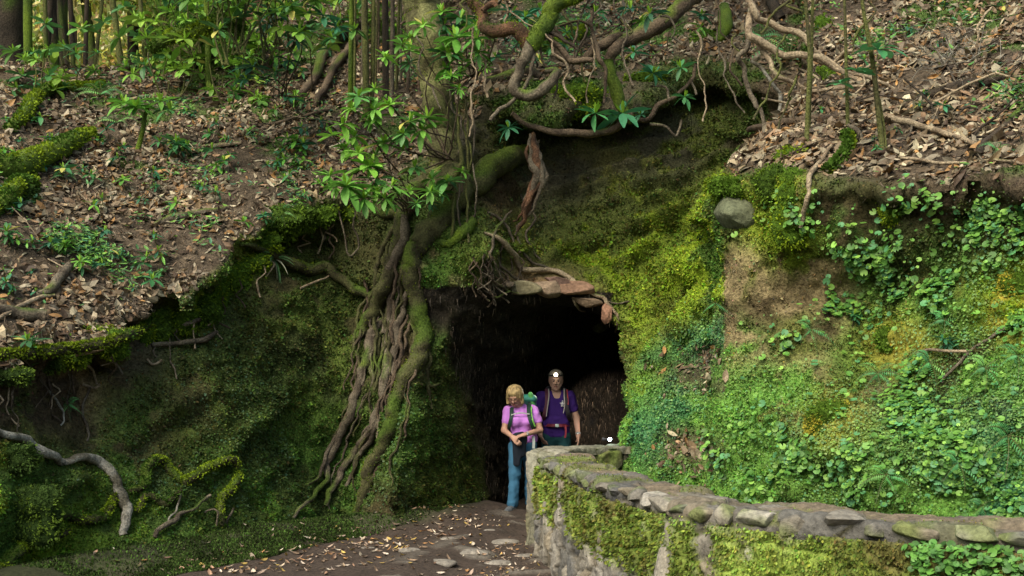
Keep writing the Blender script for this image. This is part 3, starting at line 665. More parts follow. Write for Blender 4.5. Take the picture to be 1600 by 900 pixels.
# standing stones built into the face
for (x, y, z0, z1, r, sd_) in ((0.325, 8.78, -.05, .66, .055, 2), (0.905, 5.78, -.1, .70, .085, 5)):
    V, Fq = blob_rock((x, y, (z0 + z1) / 2), 1, r, r, (z1 - z0) / 2, sd_, 4, .16)
    c = np.tile([.27, .245, .20], (len(V), 1)) * (1 + .3 * fbm(V, 9, 3))[:, None]
    part("upright_stone", V, Fq, M_stone, wroot, c)
# drooping moss and grass on the face
PP = np.concatenate([fp[0], tp[0][tp[0][:, 2] > .8]]); NN = np.concatenate([fp[1], tp[1][tp[0][:, 2] > .8]]); MO = np.concatenate([fp[2], tp[2][tp[0][:, 2] > .8] * .5]); MC = np.concatenate([fp[3], tp[3][tp[0][:, 2] > .8]])
vis = (PP[:, 1] > 3.9) * (PP[:, 2] > -.02)
wgt = MO * vis * (FPX / PP[:, 1]) ** 2; cs_ = np.cumsum(wgt); n = 42000
i = np.minimum(np.searchsorted(cs_, RS.rand(n) * cs_[-1]), len(PP) - 1)
C = MC[i] * (.7 + .8 * RS.rand(n, 1)) * (1 + .12 * RS.randn(n, 3))
up = (PP[i, 2] < .86)
o = scatter("wall_moss", MV, MF, PP[i] + jit(n, .006), NN[i] + jit(n, .45) + np.array([0, 0, -.75]) * up[:, None], PP[i, 1] / FPX * (3.2 + 4.5 * RS.rand(n)) * np.where(up, 1, .5), C.clip(.01, .5), M_moss, parent=None)
tag(o, "yellowish green moss hanging down the face of the stone wall", "moss", kind="stuff")
# creeping leaves on the near stretch of the wall
near = (PP[:, 1] < 5.75) & (PP[:, 1] > 4.0) & (PP[:, 2] < .86) & (PP[:, 2] > .4)
pw2 = near * sstep(fbm(PP + 70, 2.2, 3), -.02, .25); cs_ = np.cumsum(pw2); n = 900
i = np.minimum(np.searchsorted(cs_, RS.rand(n) * cs_[-1]), len(PP) - 1)
o = scatter("wall_creeper", RV, RF, PP[i] + NN[i] * (.02 + .03 * RS.rand(n, 1)), NN[i] * .8 + np.array([0, 0, .7]) + jit(n, .28), .022 + .022 * RS.rand(n), pick(n, [(.08,.22,.04),(.12,.29,.05),(.07,.18,.04)], .2), M_leaf)
tag(o, "round green leaves creeping over the near face of the stone wall", "ground cover", kind="stuff")
# inner bend of the channel wall at the tunnel mouth
FRONT = [(0.50,9.70),(0.60,10.15),(0.80,10.45),(1.15,10.62),(1.55,10.80)]
fl_ = resample(catmull(FRONT, 200), 0.02); tg = np.gradient(fl_, axis=0); tg /= np.linalg.norm(tg, axis=1, keepdims=True)
nrs = np.stack([tg[:, 1], -tg[:, 0]], -1); S_ = np.r_[0, np.cumsum(np.linalg.norm(np.diff(fl_, axis=0), axis=1))]
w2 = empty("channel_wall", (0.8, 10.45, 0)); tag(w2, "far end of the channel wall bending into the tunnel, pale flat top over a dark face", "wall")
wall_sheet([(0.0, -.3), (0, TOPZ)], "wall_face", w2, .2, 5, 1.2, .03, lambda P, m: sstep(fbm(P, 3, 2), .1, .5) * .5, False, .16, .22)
wall_sheet([(.02, TOPZ - .06), (.02, TOPZ + .008), (-.36, TOPZ + .008), (-.36, -.2)], "coping", w2, .3, 6, 1.5, .012, lambda P, m: np.full(len(P), .15))
me = bpy.data.meshes.new("water"); me.from_pydata([(.62,9.3,.3),(1.0,6.6,.3),(1.5,5.75,.3),(4.4,3.7,.3),(4.9,4.6,.3),(2.6,7.2,.3),(1.4,9.6,.3),(1.45,10.6,.3),(.95,10.4,.3)], [], [tuple(range(9))])
m_, n_, b_ = new_mat("still_water"); b_.inputs["Base Color"].default_value = (.02, .035, .025, 1); b_.inputs["Roughness"].default_value = .08
me.materials.append(m_); o = bpy.data.objects.new("water", me); COL.objects.link(o); tag(o, kind="structure")
# ------------------------------------------------------------------ roots, limbs, leaves
class Acc:
    def __init__(s): s.V = []; s.F = {}; s.C = []; s.n = 0
    def add(s, V, Fl, C):
        V = np.asarray(V, float); s.V.append(V); s.C.append(np.broadcast_to(np.asarray(C, float), (len(V), 3)))
        for f in (Fl if isinstance(Fl, list) else [Fl]):
            f = np.asarray(f)
            if len(f): s.F.setdefault(f.shape[1], []).append(f + s.n)
        s.n += len(V)
    def build(s, name, mat, root=None, smooth=True, loc=None):
        V = np.concatenate(s.V); F_ = [np.concatenate(f) for f in s.F.values()]; C = np.concatenate(s.C).clip(.004, .8)
        if root is not None: return part(name, V, F_, mat, root, C, smooth)
        return mesh_obj(name, V, F_, mat, None, C, smooth, loc=loc)
def tube(P, R, sides=8, lump=.12, seed=0):
    P = np.asarray(P, float); R = np.asarray(R, float); n = len(P)
    T_ = np.gradient(P, axis=0); T_ /= np.linalg.norm(T_, axis=1, keepdims=True) + 1e-9
    u = np.zeros((n, 3)); a = np.array([0, -1.0, 0.1]) if abs(T_[0, 1]) < .9 else np.array([1.0, 0, 0])
    for i in range(n):
        a = a - T_[i] * (a @ T_[i]); a /= np.linalg.norm(a) + 1e-9; u[i] = a
    v = np.cross(T_, u); th = np.linspace(0, 2 * np.pi, sides, endpoint=False)
    V = P[:, None] + R[:, None, None] * (u[:, None] * np.cos(th)[None, :, None] + v[:, None] * np.sin(th)[None, :, None])
    Nn = (V - P[:, None]).reshape(-1, 3); V = V.reshape(-1, 3)
    Rr = np.repeat(R, sides)
    V = V + Nn * (lump * (1.5 * fbm(V + seed, 7, 2) + 1.1 * fbm(V + seed, 24, 2)))[:, None]
    i = np.arange(n - 1)[:, None] * sides; j = np.arange(sides)[None]; j2 = (j + 1) % sides
    Fq = np.stack([i + j, i + sides + j, i + sides + j2, i + j2], -1).reshape(-1, 4)
    caps = np.array([[0, k + 1, k] for k in range(1, sides - 1)] + [[(n-1)*sides, (n-1)*sides + k, (n-1)*sides + k + 1] for k in range(1, sides - 1)])
    return V, [Fq, caps], Nn
LMK = [("the thick mossy log", 60, 240), ("the humped log", 320, 42), ("the arched mossy root", 80, 145), ("the cut grey log", 30, 490), ("the standing dead branch", 90, 440), ("the left bank's rim", 300, 460), ("the kinked slim trunk", 325, 110), ("the half buried grey branch", 290, 340),
 ("the bent brown root", 500, 100), ("the upright stems", 585, 100), ("the mossy rim cushion", 410, 370), ("the short mossy sapling", 220, 200), ("the left trunk", 20, 100), ("the mossy rim stump", 455, 325), ("the hooked bough", 830, 90), ("the rotten hanging root", 835, 280), ("the mossy bending limb", 965, 120), ("the vine's leaf whorls", 950, 180), ("the large bright fern", 1225, 80), ("the dark leaning limb", 1208, 10), ("the lichen root stub", 1130, 30), ("the mossy root behind the bough", 880, 65),
 ("the leafy sapling", 1378, 180), ("the long pale stick", 1450, 200), ("the rotten dark log", 1500, 135), ("the dark forked branch", 1560, 200), ("the wiry tangle", 1475, 95), ("the twin sapling stems", 1262, 190), ("the pale forked branches", 1290, 95), ("the right rim", 1420, 270), ("the top right corner", 1590, 10), ("the boulder", 1146, 340), ("the arch", 850, 450), ("the big trunk", 690, 150), ("the far right bank", 1580, 600)]
def near(x, y):
    nm, lx, ly = min(LMK, key=lambda m: (m[1] - x) ** 2 + (m[2] - y) ** 2); dx, dy = x - lx, y - ly
    far_ = "just " if math.hypot(dx, dy) < 45 else ""
    rel = ("right of" if dx > 0 else "left of") if abs(dx) > abs(dy) * 1.3 else (("below" if dy > 0 else "above") if abs(dy) > abs(dx) * 1.3 else (("below and right of" if dx > 0 else "below and left of") if dy > 0 else ("up and right of" if dx > 0 else "up and left of")))
    return far_ + rel + " " + nm
BK = {'grey': ((.15,.125,.09), (.07,.055,.04)), 'brown': ((.125,.092,.062), (.058,.042,.03)), 'green': ((.088,.088,.036), (.04,.036,.018)), 'pale': ((.34,.27,.18), (.20,.15,.10)),
      'rust': ((.16,.085,.05), (.06,.035,.022)), 'dark': ((.055,.042,.03), (.03,.024,.018)), 'moss': ((.10,.15,.015), (.05,.08,.015)), 'white': ((.34,.32,.27), (.10,.09,.065)), 'stem': ((.11,.12,.035), (.07,.065,.03))}
def bark_col(V, Nn, kind, moss=0.0):
    a, b = BK[kind]; t = sstep(fbm(V, 11, 3), -.3, .3)[:, None]
    C = np.array(a) * t + np.array(b) * (1 - t)
    if moss > 0:
        up = Nn[:, 2] / (np.linalg.norm(Nn, axis=1) + 1e-9)
        m = (sstep(up * .55 + fbm(V + 5, 3.5, 2) * .9, .5 - moss, .9 - moss) * .95)[:, None]
        mc = np.array([.095, .135, .02]) * sstep(fbm(V, 4, 2), -.2, .3)[:, None] + np.array([.06, .10, .015]) * (1 - sstep(fbm(V, 4, 2), -.2, .3))[:, None]
        C = C * (1 - m) + mc * m
    return C
def px_curve(pts, lift=.45, wob=1.2, depth=None, step=7, smooth=5):
    """follow the rock surface through a list of (x, y, radius) sight points; depth gives free hanging pieces"""
    q = np.array([p[:3] for p in pts], float)
    L = np.abs(np.diff(q[:, :2], axis=0)).sum(); n = max(6, int(L / step))
    Q = catmull(q, n); s = np.random.RandomState(int(abs(q[0, 0]) * 7 + abs(q[0, 1]) * 13) % 9999)
    ph = s.rand(4) * 6.28; t = np.arange(n)
    Q[:, 0] += wob * (np.sin(t * .7 + ph[0]) + .6 * np.sin(t * 1.7 + ph[1])); Q[:, 1] += wob * .7 * np.sin(t * .9 + ph[2])
    if depth is not None:
        D = np.interp(np.linspace(0, 1, n), np.linspace(0, 1, len(np.atleast_1d(depth))), np.atleast_1d(depth)) if np.ndim(depth) else np.full(n, float(depth))
        P = np.array([W(a[0], a[1], b) for a, b in zip(Q, D)]); R = Q[:, 2].clip(.8) * D / FPX
        P[:, 1] += .04 * np.sin(t * .31 + ph[3]) ; return P, R
    H = [hit(a[0], a[1]) for a in Q]; dd = np.array([h[0][1] for h in H])
    k = smooth; pad = np.pad(dd, k, 'edge'); dm = np.array([np.percentile(pad[i:i + 2 * k + 1], 30) for i in range(n)])
    dm = np.convolve(np.pad(dm, 2, 'edge'), np.ones(5) / 5, 'valid')
    R = Q[:, 2].clip(.8) * dm / FPX; dm = dm - R * lift
    return np.array([W(a[0], a[1], b) for a, b in zip(Q, dm)]), R
def root_tube(name, parent, pts, kind='green', moss=.2, sides=8, label=None, **kw):
    P, R = px_curve(pts, **kw); V, Fl, Nn = tube(P, R, sides, seed=len(P))
    o = part(name, V, Fl, M_bark, parent, bark_col(V, Nn, kind, moss)) if parent is not None else mesh_obj(name, V, Fl, M_bark, None, bark_col(V, Nn, kind, moss), loc=tuple(P[len(P) // 2]))
    return o, P, R
def moss_on(P, R, n, s=.03, bright=.6, under=.25):
    i = RS.randint(len(P) - 1, size=n); f = RS.rand(n, 1); c = P[i] * (1 - f) + P[i + 1] * f; r = R[i][:, None]
    T_ = P[i + 1] - P[i]; d_ = jit(n, 1) + np.array([0, -.25, .9 - under]); d_ -= T_ * ((d_ * T_).sum(1) / ((T_ ** 2).sum(1) + 1e-12))[:, None]; d_ /= np.linalg.norm(d_, axis=1, keepdims=True) + 1e-9
    p = c + d_ * r * .95
    cc = np.where((fbm(p, 3.5, 2) > -.1)[:, None], np.array([[.17, .24, .015]]) * bright / .6, np.array([[.06, .12, .015]])) * (.6 + .8 * RS.rand(n, 1))
    V, F_ = scatter_arrays(MV, MF, p, d_ + jit(n, .4), s * (.5 + .8 * RS.rand(n)))
    return V, F_, np.repeat(cc, len(MV), 0)

# ---- leaves
def leaf_blade(w=.32, curl=.25, seg=4, fold=.12):
    t = np.linspace(0, 1, seg + 1); ww = w * np.sin(np.pi * (t * .9 + .05) ** 1.15) * .5
    V = []; F_ = []
    for k, a in enumerate(t):
        z = -curl * a * a
        V += [(-ww[k], a, z + fold * ww[k] * 1.5), (0, a, z), (ww[k], a, z + fold * ww[k] * 1.5)]
    for k in range(seg): F_ += [(3*k, 3*k+1, 3*k+4, 3*k+3), (3*k+1, 3*k+2, 3*k+5, 3*k+4)]
    return np.array(V), np.array(F_)
BLADE = leaf_blade()
def put_leaf(acc, base, direction, length, color, w=1.0, droop=.25, roll=0.0, tmpl=None):
    tV, tF = BLADE if tmpl is None else tmpl
    y = np.array(direction, float); y /= np.linalg.norm(y) + 1e-9
    up = np.array([0, 0, 1.0]) if abs(y[2]) < .93 else np.array([0, -1.0, .2])
    x = np.cross(y, up); x /= np.linalg.norm(x); z = np.cross(x, y)
    c, s = math.cos(roll), math.sin(roll); x, z = x * c + z * s, z * c - x * s
    V = base + length * (tV[:, [0]] * x * w + tV[:, [1]] * y + (tV[:, [2]] * droop / .25) * z)
    acc.add(V, tF, color)
LG = [(.10,.27,.035),(.07,.21,.03),(.05,.165,.045),(.13,.32,.04),(.04,.14,.045)]
LGB = [(.15,.33,.05),(.11,.27,.04),(.18,.38,.05),(.09,.24,.06)]
LD = [(.03,.13,.06),(.04,.17,.08),(.05,.18,.06),(.025,.10,.05)]
def rosette(acc, c, size, axis=(0, -.35, 1), cols=LG, n=None, w=.9, spread=.35, young=True):
    ax = np.array(axis, float); ax /= np.linalg.norm(ax); n = n or rnd.randint(9, 13)
    h = np.cross(ax, [0.3, .8, .1]); h /= np.linalg.norm(h); g = np.cross(ax, h)
    a0 = rnd.random() * 6.28; base = np.array(cols[rnd.randrange(len(cols))])
    for k in range(n):
        a = a0 + k * 2.39996; el = spread * (k / n) * 1.6 + rnd.uniform(-.22, .22)
        d_ = (h * math.cos(a) + g * math.sin(a)) + ax * (el - .05)
        col = base * rnd.uniform(.7, 1.35)
        if rnd.random() < .025: col = np.array([.45, .42, .10])
        put_leaf(acc, np.array(c) + ax * size * .04 * k / n, d_, size * rnd.uniform(.75, 1.1) * (1 - .25 * (k / n)), col, w, rnd.uniform(.1, .45), rnd.uniform(-.4, .4))
    if young:
        for k in range(4):
            a = rnd.random() * 6.28; put_leaf(acc, np.array(c), ax + .35 * (h * math.cos(a) + g * math.sin(a)), size * .45, (.24, .42, .04), .7, .05)
def stick(acc, a, b, r0, r1, kind='stem', bend=.08, seed=0, moss=0., sides=6):
    a, b = np.array(a, float), np.array(b, float); L = np.linalg.norm(b - a); s = np.random.RandomState(abs(seed) + 3)
    m = (a + b) / 2 + s.randn(3) * bend * L; m2 = (a * .25 + b * .75) + s.randn(3) * bend * L * .5
    P = catmull([a, m, m2, b], max(6, int(L / .12))); V, Fl, Nn = tube(P, np.linspace(r0, r1, len(P)), sides, .08, seed)
    acc.add(V, Fl, bark_col(V, Nn, kind, moss)); return P
def fern(acc, c, size, n=6, axis=(0, -.5, .6), cols=((.10,.34,.10), (.08,.27,.09), (.16,.36,.09)), fan=3.0, a0=None):
    ax = np.array(axis, float); ax /= np.linalg.norm(ax); h = np.cross(ax, [0, 0, 1.0]); h /= np.linalg.norm(h) + 1e-9; g = np.cross(h, ax)
    a0 = rnd.random() * 6.28 if a0 is None else a0
    for k in range(n):
        a = a0 + fan * (k / max(1, n - 1) - .5) * 2 if n > 1 else a0
        d_ = h * math.cos(a) + g * math.sin(a) + ax * .45; d_ /= np.linalg.norm(d_); L = size * rnd.uniform(.75, 1.1)
        col = np.array(cols[rnd.randrange(len(cols))]) * rnd.uniform(.8, 1.25)
        side = np.cross(d_, ax); side /= np.linalg.norm(side) + 1e-9; m = 15; q0 = None; P = []
        for j in range(m + 1):
            t = j / m; P.append(np.array(c) + d_ * L * t + np.array([0, 0, -.42]) * L * t * t + ax * L * .12 * math.sin(t * 3))
        V, Fl, Nn = tube(P, np.linspace(.004, .0015, m + 1) * (size / .3), 4, 0); acc.add(V, Fl, (.10, .12, .04))
        for j in range(1, m + 1):
            t = j / m; w_ = L * .24 * math.sin(min(1, t * 2.2 + .15) * 1.57) * (1 - t * .82)
            for sg in (-1, 1):
                put_leaf(acc, P[j], side * sg + (P[min(j+1, m)] - P[j-1]) / (np.linalg.norm(P[min(j+1, m)] - P[j-1]) + 1e-9) * .35 + np.array([0, 0, -.2]), w_, col, .75, .3, tmpl=LEAFLET)
LEAFLET = leaf_blade(.42, .2, 2)
LEAFQ = (np.array([(0,0,0),(.28,.42,.06),(0,1,-.12),(-.28,.42,.06)]), np.array([(0,1,2,3)]))
def cloud(acc, c, rad, n, size, cols, clumps=None, var=.25, flat=.5):
    """leaves gathered in clumps through an ellipsoid volume"""
    c = np.array(c, float); rad = np.array(rad, float); k = clumps or max(4, n // 40)
    cc = RS.randn(k, 3); cc /= np.linalg.norm(cc, axis=1, keepdims=True) + 1e-9; cc = c + cc * rad * (RS.rand(k, 1) ** .45)
    i = RS.randint(k, size=n); P = cc[i] + RS.randn(n, 3) * rad * .16
    D = jit(n, 1.0) * np.array([1, 1, .6]); D[:, 2] += flat
    C = pick(n, cols, var) * (.75 + .5 * RS.rand(k, 1))[i]
    V, F_ = scatter_arrays(*[LEAFQ[0][:, [0, 1, 2]], [LEAFQ[1]]], P, D, size * (.6 + .8 * RS.rand(n)))
    acc.add(V, F_, np.repeat(C, 4, 0)); return cc

# ---- the big tree over the tunnel
base = W(692, 300, 11.9)
tree = empty("old_tree", tuple(base)); tag(tree, "large mossy old tree above the tunnel with long roots flowing down the cliff", "tree")
P, R = px_curve([(618,-520,26),(632,-250,28),(652,-60,30),(664,40,29),(682,130,26),(690,200,25),(697,250,28),(703,300,36),(706,335,30)], depth=[11.2,11.4,11.6,11.7,11.75,11.8,11.8,11.75,11.8], wob=.6)
V, Fl, Nn = tube(P, R, 20, .10, 3); part("trunk", V, Fl, M_bark, tree, bark_col(V, Nn, 'green', .15) * np.where(fbm(V, 5, 3) > .1, 2.4, 1.6)[:, None])
a = Acc(); a.add(*moss_on(P[len(P)//3:], R[len(P)//3:], 1800, .018, .5, 1.0)); a.build("moss", M_moss, tree)['kind'] = 'stuff'
mossy_roots = []
ROOTS = [
 ('green',.55,14,[(708,300,30),(690,340,27),(660,375,21),(645,400,17),(643,430,16),(653,480,15),(662,520,15),(655,553,16),(632,590,14),(618,625,13),(611,660,13),(597,700,14),(576,735,12),(571,765,10),(556,803,8)]),
 ('green',.3,10,[(700,262,20),(662,288,18),(636,312,17),(628,350,13),(618,390,12),(607,430,14),(592,470,14),(572,505,11),(560,525,8),(545,536,4)]),
 ('green',.35,8,[(585,298,8),(588,322,10),(600,334,9),(622,334,10)]),
 ('grey',.15,8,[(632,340,10),(630,375,11),(612,420,11),(605,450,7),(608,490,5),(600,520,6)]),
 ('grey',.25,8,[(606,490,6),(582,520,8),(573,560,9),(560,600,8),(550,640,9),(532,680,8),(513,720,7),(508,752,5),(486,778,4),(458,808,3)]),
 ('grey',.1,8,[(613,440,5),(609,500,6),(603,545,7),(600,600,8),(590,645,8),(571,685,8),(545,718,7),(526,752,6),(508,788,5)]),
 ('grey',.2,8,[(640,440,5),(631,480,6),(622,510,8),(619,545,8),(603,585,9),(598,630,6),(585,672,6),(561,715,5),(541,760,3)]),
 ('green',.3,7,[(375,380,4),(405,388,6),(450,408,9),(480,420,11),(508,417,10),(535,438,9),(560,454,9),(590,465,7)]),
 ('green',.2,6,[(625,345,6),(595,395,5),(588,430,5),(578,475,5),(566,510,4)]),
 ('green',.25,6,[(650,470,5),(645,510,4),(655,545,4),(668,590,4),(672,640,3)]),
 ('green',.2,6,[(660,520,4),(672,560,4),(670,600,3),(690,600,2)]),
 ('moss',.5,8,[(742,345,10),(725,362,11),(705,380,8),(690,378,6)]),
 ('green',.4,12,[(700,318,12),(722,300,15),(745,288,20),(765,263,22),(790,249,20),(815,242,17),(836,238,12)]),
 ('brown',.1,6,[(596,690,5),(592,722,5),(583,752,4),(575,768,2)]),
 ('grey',.2,6,[(541,660,5),(520,690,4),(498,742,3),(480,760,2)]),
 ('grey',.1,6,[(615,470,4),(625,520,4),(612,560,4),(617,600,3),(590,650,3)]),
]
for kd, ms, sd_, pts in ROOTS:
    o, P, R = root_tube("root", tree, [(x, y, r * (.86 if y > 330 else .9)) for x, y, r in pts], kd, ms, sd_, wob=1.8)
    mossy_roots.append((P, R, ms))
    if ms >= .3:
        b = Acc(); b.add(*moss_on(P, R, int(30 * len(P) * ms), .018, .42)); b.build('moss', M_moss, o)['kind'] = 'stuff'
for k in range(20):
    x0 = rnd.uniform(572, 662); y0 = rnd.uniform(380, 500); x = x0; pts = []
    L = rnd.randint(5, 9)
    for j in range(L):
        pts.append((x, y0 + j * 38, rnd.uniform(1.5, 3.8) * (1 - .4 * j / L))); x += rnd.uniform(-14, 6) - (5 if y0 + j * 38 > 560 else 0)
    root_tube("root", tree, pts, rnd.choice(['brown', 'grey', 'green', 'green']), .1, 5, lift=rnd.uniform(.5, 4), wob=2.2)
# crown above the picture, and lower boughs
a = Acc()
for (x, y, z, r) in ((-1.4, 11, 9.4, 2.0), (.6, 11.6, 10.6, 2.3), (-.6, 9.8, 11.4, 2.1), (1.9, 10.4, 9.6, 1.6)):
    cloud(a, (x, y, z), (r, r, r * .6), 1500, .16, LG + LD, 40)
a.build("crown", M_leaf, tree, False)
for tip in ((-1.4, 11, 9.2), (.6, 11.6, 10.2), (1.8, 10.4, 9.4)):
    a = Acc(); stick(a, W(632, -250, 11.4), tip, .13, .04, 'green', .08, int(tip[0] * 10) + 30); a.build("branch", M_bark, tree)
# hanging rotten root piece and web of roots above the arch
o = empty("rotten_root", tuple(W(838, 262, 11.5)))
for k, (dx, r0) in enumerate(((-4, 1), (2, 1.1), (6, .8), (-1, .9), (9, .6), (-8, .5))):
    root_tube("strand", o, [(834 + dx * .6, 206 + 3 * k, 2.5 * r0), (832 + dx, 232, 5 * r0), (837 + dx, 255, 6 * r0), (842 + dx * 1.2, 272 + 4 * k % 9, 6.5 * r0), (834 + dx, 300, 5.5 * r0), (824 + dx * .8, 328, 4.5 * r0), (815 + dx * .7, 350 - 5 * k % 14, 3 * r0), (809 + dx * .5, 366 - 4 * k, 1.2)], 'rust' if k % 2 else 'grey', .12, 7, depth=[11.6,11.5,11.45,11.5,11.6,11.7], wob=2.4)
tag(o, "reddish rotten root stump hanging down in the dark hollow right of the big tree", "root")
web = empty("hanging_roots", tuple(W(850, 424, 11.9))); tag(web, "pale tangled roots draped over the top of the tunnel arch", "roots")
for kd, pts in (('pale', [(756,362,3),(785,376,6),(803,398,6),(812,416,5),(832,423,5),(858,421,5),(882,430,5),(905,446,5),(925,458,4),(945,468,4),(958,484,3),(966,505,3),(962,520,2)]), ('grey', [(808,368,3),(818,395,3),(838,412,3),(860,421,3)]),
          ('pale', [(882,431,3),(894,455,3),(902,478,3),(912,487,2)]), ('grey', [(760,330,3),(785,345,3),(800,372,3),(812,395,3)]), ('grey', [(812,302,2),(835,340,2),(822,372,3),(845,405,2)]),
          ('brown', [(770,400,3),(765,430,3),(790,452,2),(810,458,2)]), ('brown', [(762,440,2),(775,465,2),(795,455,2)]), ('grey', [(790,375,3),(778,402,3),(795,428,3),(820,440,2)]),
          ('grey', [(945,468,2),(965,475,2),(985,470,2)]), ('brown', [(740,400,2),(752,430,2),(748,455,2),(765,470,2)]), ('grey', [(800,330,2),(780,350,3),(770,380,3),(760,410,2)])):
    pts = [(x, y, r * .8) for x, y, r in pts]
    root_tube("root", web, pts, kd, .1, 6, lift=1.2, wob=1.6)
for k in range(16):
    x = rnd.uniform(735, 815); y = rnd.uniform(385, 425); pts = [(x + rnd.uniform(-8, 8) + j * rnd.uniform(-2, 5), y + j * 14, 1.3) for j in range(5)]
    root_tube("root", web, pts, rnd.choice(['brown', 'grey']), 0, 4, lift=rnd.uniform(1, 9), wob=1.5)
# lianas along the trunk
for k, pts in enumerate([[(714,180,2),(718,215,3),(721,248,4),(716,268,5),(702,280,4)], [(728,150,2),(731,220,2),(729,300,2),(732,380,2)], [(710,282,2),(709,330,2.4),(704,385,3),(702,436,3),(716,445,2)], [(706,150,1.6),(700,185,1.6),(712,225,1.6)], [(722,90,1.6),(716,150,1.6),(719,215,1.8)],
                         [(735,150,1.5),(724,200,1.5),(738,240,1.5),(728,275,1.5)], [(700,120,1.5),(708,170,1.6),(722,190,1.5),(716,240,1.5)], [(718,285,1.8),(716,330,1.6),(722,372,1.6)], [(742,180,1.5),(739,250,1.5),(745,310,1.5),(738,345,1.5)], [(556,332,1.5),(553,350,1.5),(560,380,1.5),(545,398,1.6),(530,330,1.4)]]):
    o, P, R = root_tube("liana", None, pts, 'stem' if k < 6 else 'grey', .0, 5, depth=11.35, wob=1.2)
    tag(o, ["thick curved liana hugging the right side of the big trunk","long straight liana hanging right of the big trunk","long hanging liana ending in a hook above the tunnel's left side","short kinked liana across the trunk","slender liana hanging down from the leaves beside the trunk","wavy thin liana right of the big trunk","thin liana twisting over the right edge of the trunk","short thin liana below the base of the trunk","thin liana hanging in the hollow right of the trunk","pale looped twig hanging against the cliff left of the long roots"][k], "liana", "lianas hanging around the big tree")

# ---- curly limb, vines and boughs over the hollow
limb = empty("twisted_bough", tuple(W(828, 70, 10.9))); tag(limb, "thick twisted mossy bough curling down like a hook over the hollow", "branch")
for nm, kd, ms, pts in (("limb", 'rust', .35, [(728,-8,5),(740,4,8),(752,18,9),(756,40,10),(772,50,10),(800,45,10),(818,54,12),(827,72,12)]), ("limb", 'moss', .8, [(925,-30,10),(900,-5,12),(868,6,13),(856,28,13),(843,52,13),(828,72,12)]),
                    ("limb", 'grey', .25, [(828,70,11),(822,92,9),(810,113,8),(803,135,10),(818,147,9),(842,146,9),(862,128,9),(868,112,6),(852,108,4)]), ("twig", 'grey', .1, [(765,189,3),(788,166,3.5),(812,146,3),(830,112,3),(836,78,3)]),
                    ("twig", 'rust', .1, [(756,18,5),(768,8,5),(775,10,4)]), ("twig", 'dark', 0, [(852,48,3),(880,62,3),(902,80,2)]), ("twig", 'brown', 0, [(855,55,3),(875,75,5),(895,93,5),(925,95,4)])):
    o, P, R = root_tube(nm, limb, pts, kd, ms * .8, 12 if nm == "limb" else 6, depth=10.9, wob=1.4)
    if ms >= .3:
        b = Acc(); b.add(*moss_on(P, R, int(110 * len(P) * ms), .014, .75)); b.build('moss', M_moss, o)['kind'] = 'stuff'
vine = empty("vine", tuple(W(910, 208, 11.2))); tag(vine, "brown arching vine strung across the mouth of the hollow with leaf whorls", "vine")
for pts in ([(800,176,4),(822,192,5),(860,206,5),(905,209,6),(945,205,6),(975,190,6),(992,170,4)], [(990,180,4),(1010,188,4),(1030,165,4),(1058,148,3),(1080,125,3),(1088,98,3)], [(1015,195,3),(1040,200,2),(1058,213,2),(1066,185,2)], [(1015,135,2),(1040,138,2),(1045,155,2)], [(1082,122,2),(1088,148,2)], [(925,10,3),(926,45,3),(935,90,4),(945,110,3),(946,160,2)], [(875,40,2),(905,35,2),(925,42,3)]):
    root_tube("stem", vine, pts, 'brown' if pts[0][0] < 1000 else 'grey', .1, 7, depth=11.2, wob=1.0)
a = Acc()
for (x, y, s) in ((930,178,42),(973,178,48),(990,82,30),(1020,115,34),(1064,106,30),(1070,152,26),(1015,22,32),(820,28,26),(815,68,24),(795,200,26),(1000,240-60,20)):
    rosette(a, W(x, y, 11.1), s * 11.1 / FPX, (rnd.uniform(-.3, .3), -.6, .6), LD + [(.06,.22,.07)], w=1.0)
a.build("leaves", M_leaf, vine)
bl = empty("mossy_limb", tuple(W(960, 90, 11.9))); tag(bl, "mossy limb bending down from the upper slope into the hollow right of the hooked bough", "branch")
for kd, pts in (('brown', [(1110,-30,12),(1070,5,13),(1035,38,12),(1000,52,12),(968,68,10),(955,88,9),(952,105,8)]), ('moss', [(950,96,8),(958,130,10),(970,160,9),(985,190,6)]), ('brown', [(968,55,8),(935,75,8),(910,92,7),(880,90,6),(860,70,4)])):
    root_tube("limb", bl, pts, kd, .35 if kd == 'brown' else .7, 10, depth=11.7)
pb = empty("pale_bough", tuple(W(1190, 66, 9.6))); tag(pb, "bare pale forked branches reaching right over the fern and the leafy slope", "branch")
for kd, pts in (('pale', [(1168,-15,5),(1172,5,6),(1180,27,6),(1200,32,5),(1225,45,5),(1250,56,5),(1270,77,4),(1300,95,4),(1330,115,3),(1365,126,3),(1400,141,3)]), ('pale', [(1174,20,5),(1168,56,6),(1190,66,7),(1220,82,6),(1245,87,6),(1275,91,5),(1300,102,4),(1340,122,3)]),
                ('pale', [(1186,66,4),(1200,92,4),(1212,118,4),(1240,129,3),(1275,140,3),(1310,138,3),(1345,137,2)]), ('grey', [(1168,60,4),(1165,80,4),(1152,92,4),(1163,106,4),(1172,140,4),(1180,165,4),(1189,175,3),(1192,214,3)]), ('white', [(1172,96,2.5),(1185,105,2.5),(1205,130,2.5),(1222,148,3),(1218,170,2.5),(1221,194,2)]), ('pale', [(1275,91,3),(1300,98,3),(1318,83,3),(1340,82,2)]), ('pale', [(1246,108,1.5),(1270,118,2),(1282,127,1.5)])):
    root_tube("branch", pb, pts, kd, .02, 7, depth=[9.4, 9.3, 9.1] if kd == 'pale' else 9.5, wob=1.2)

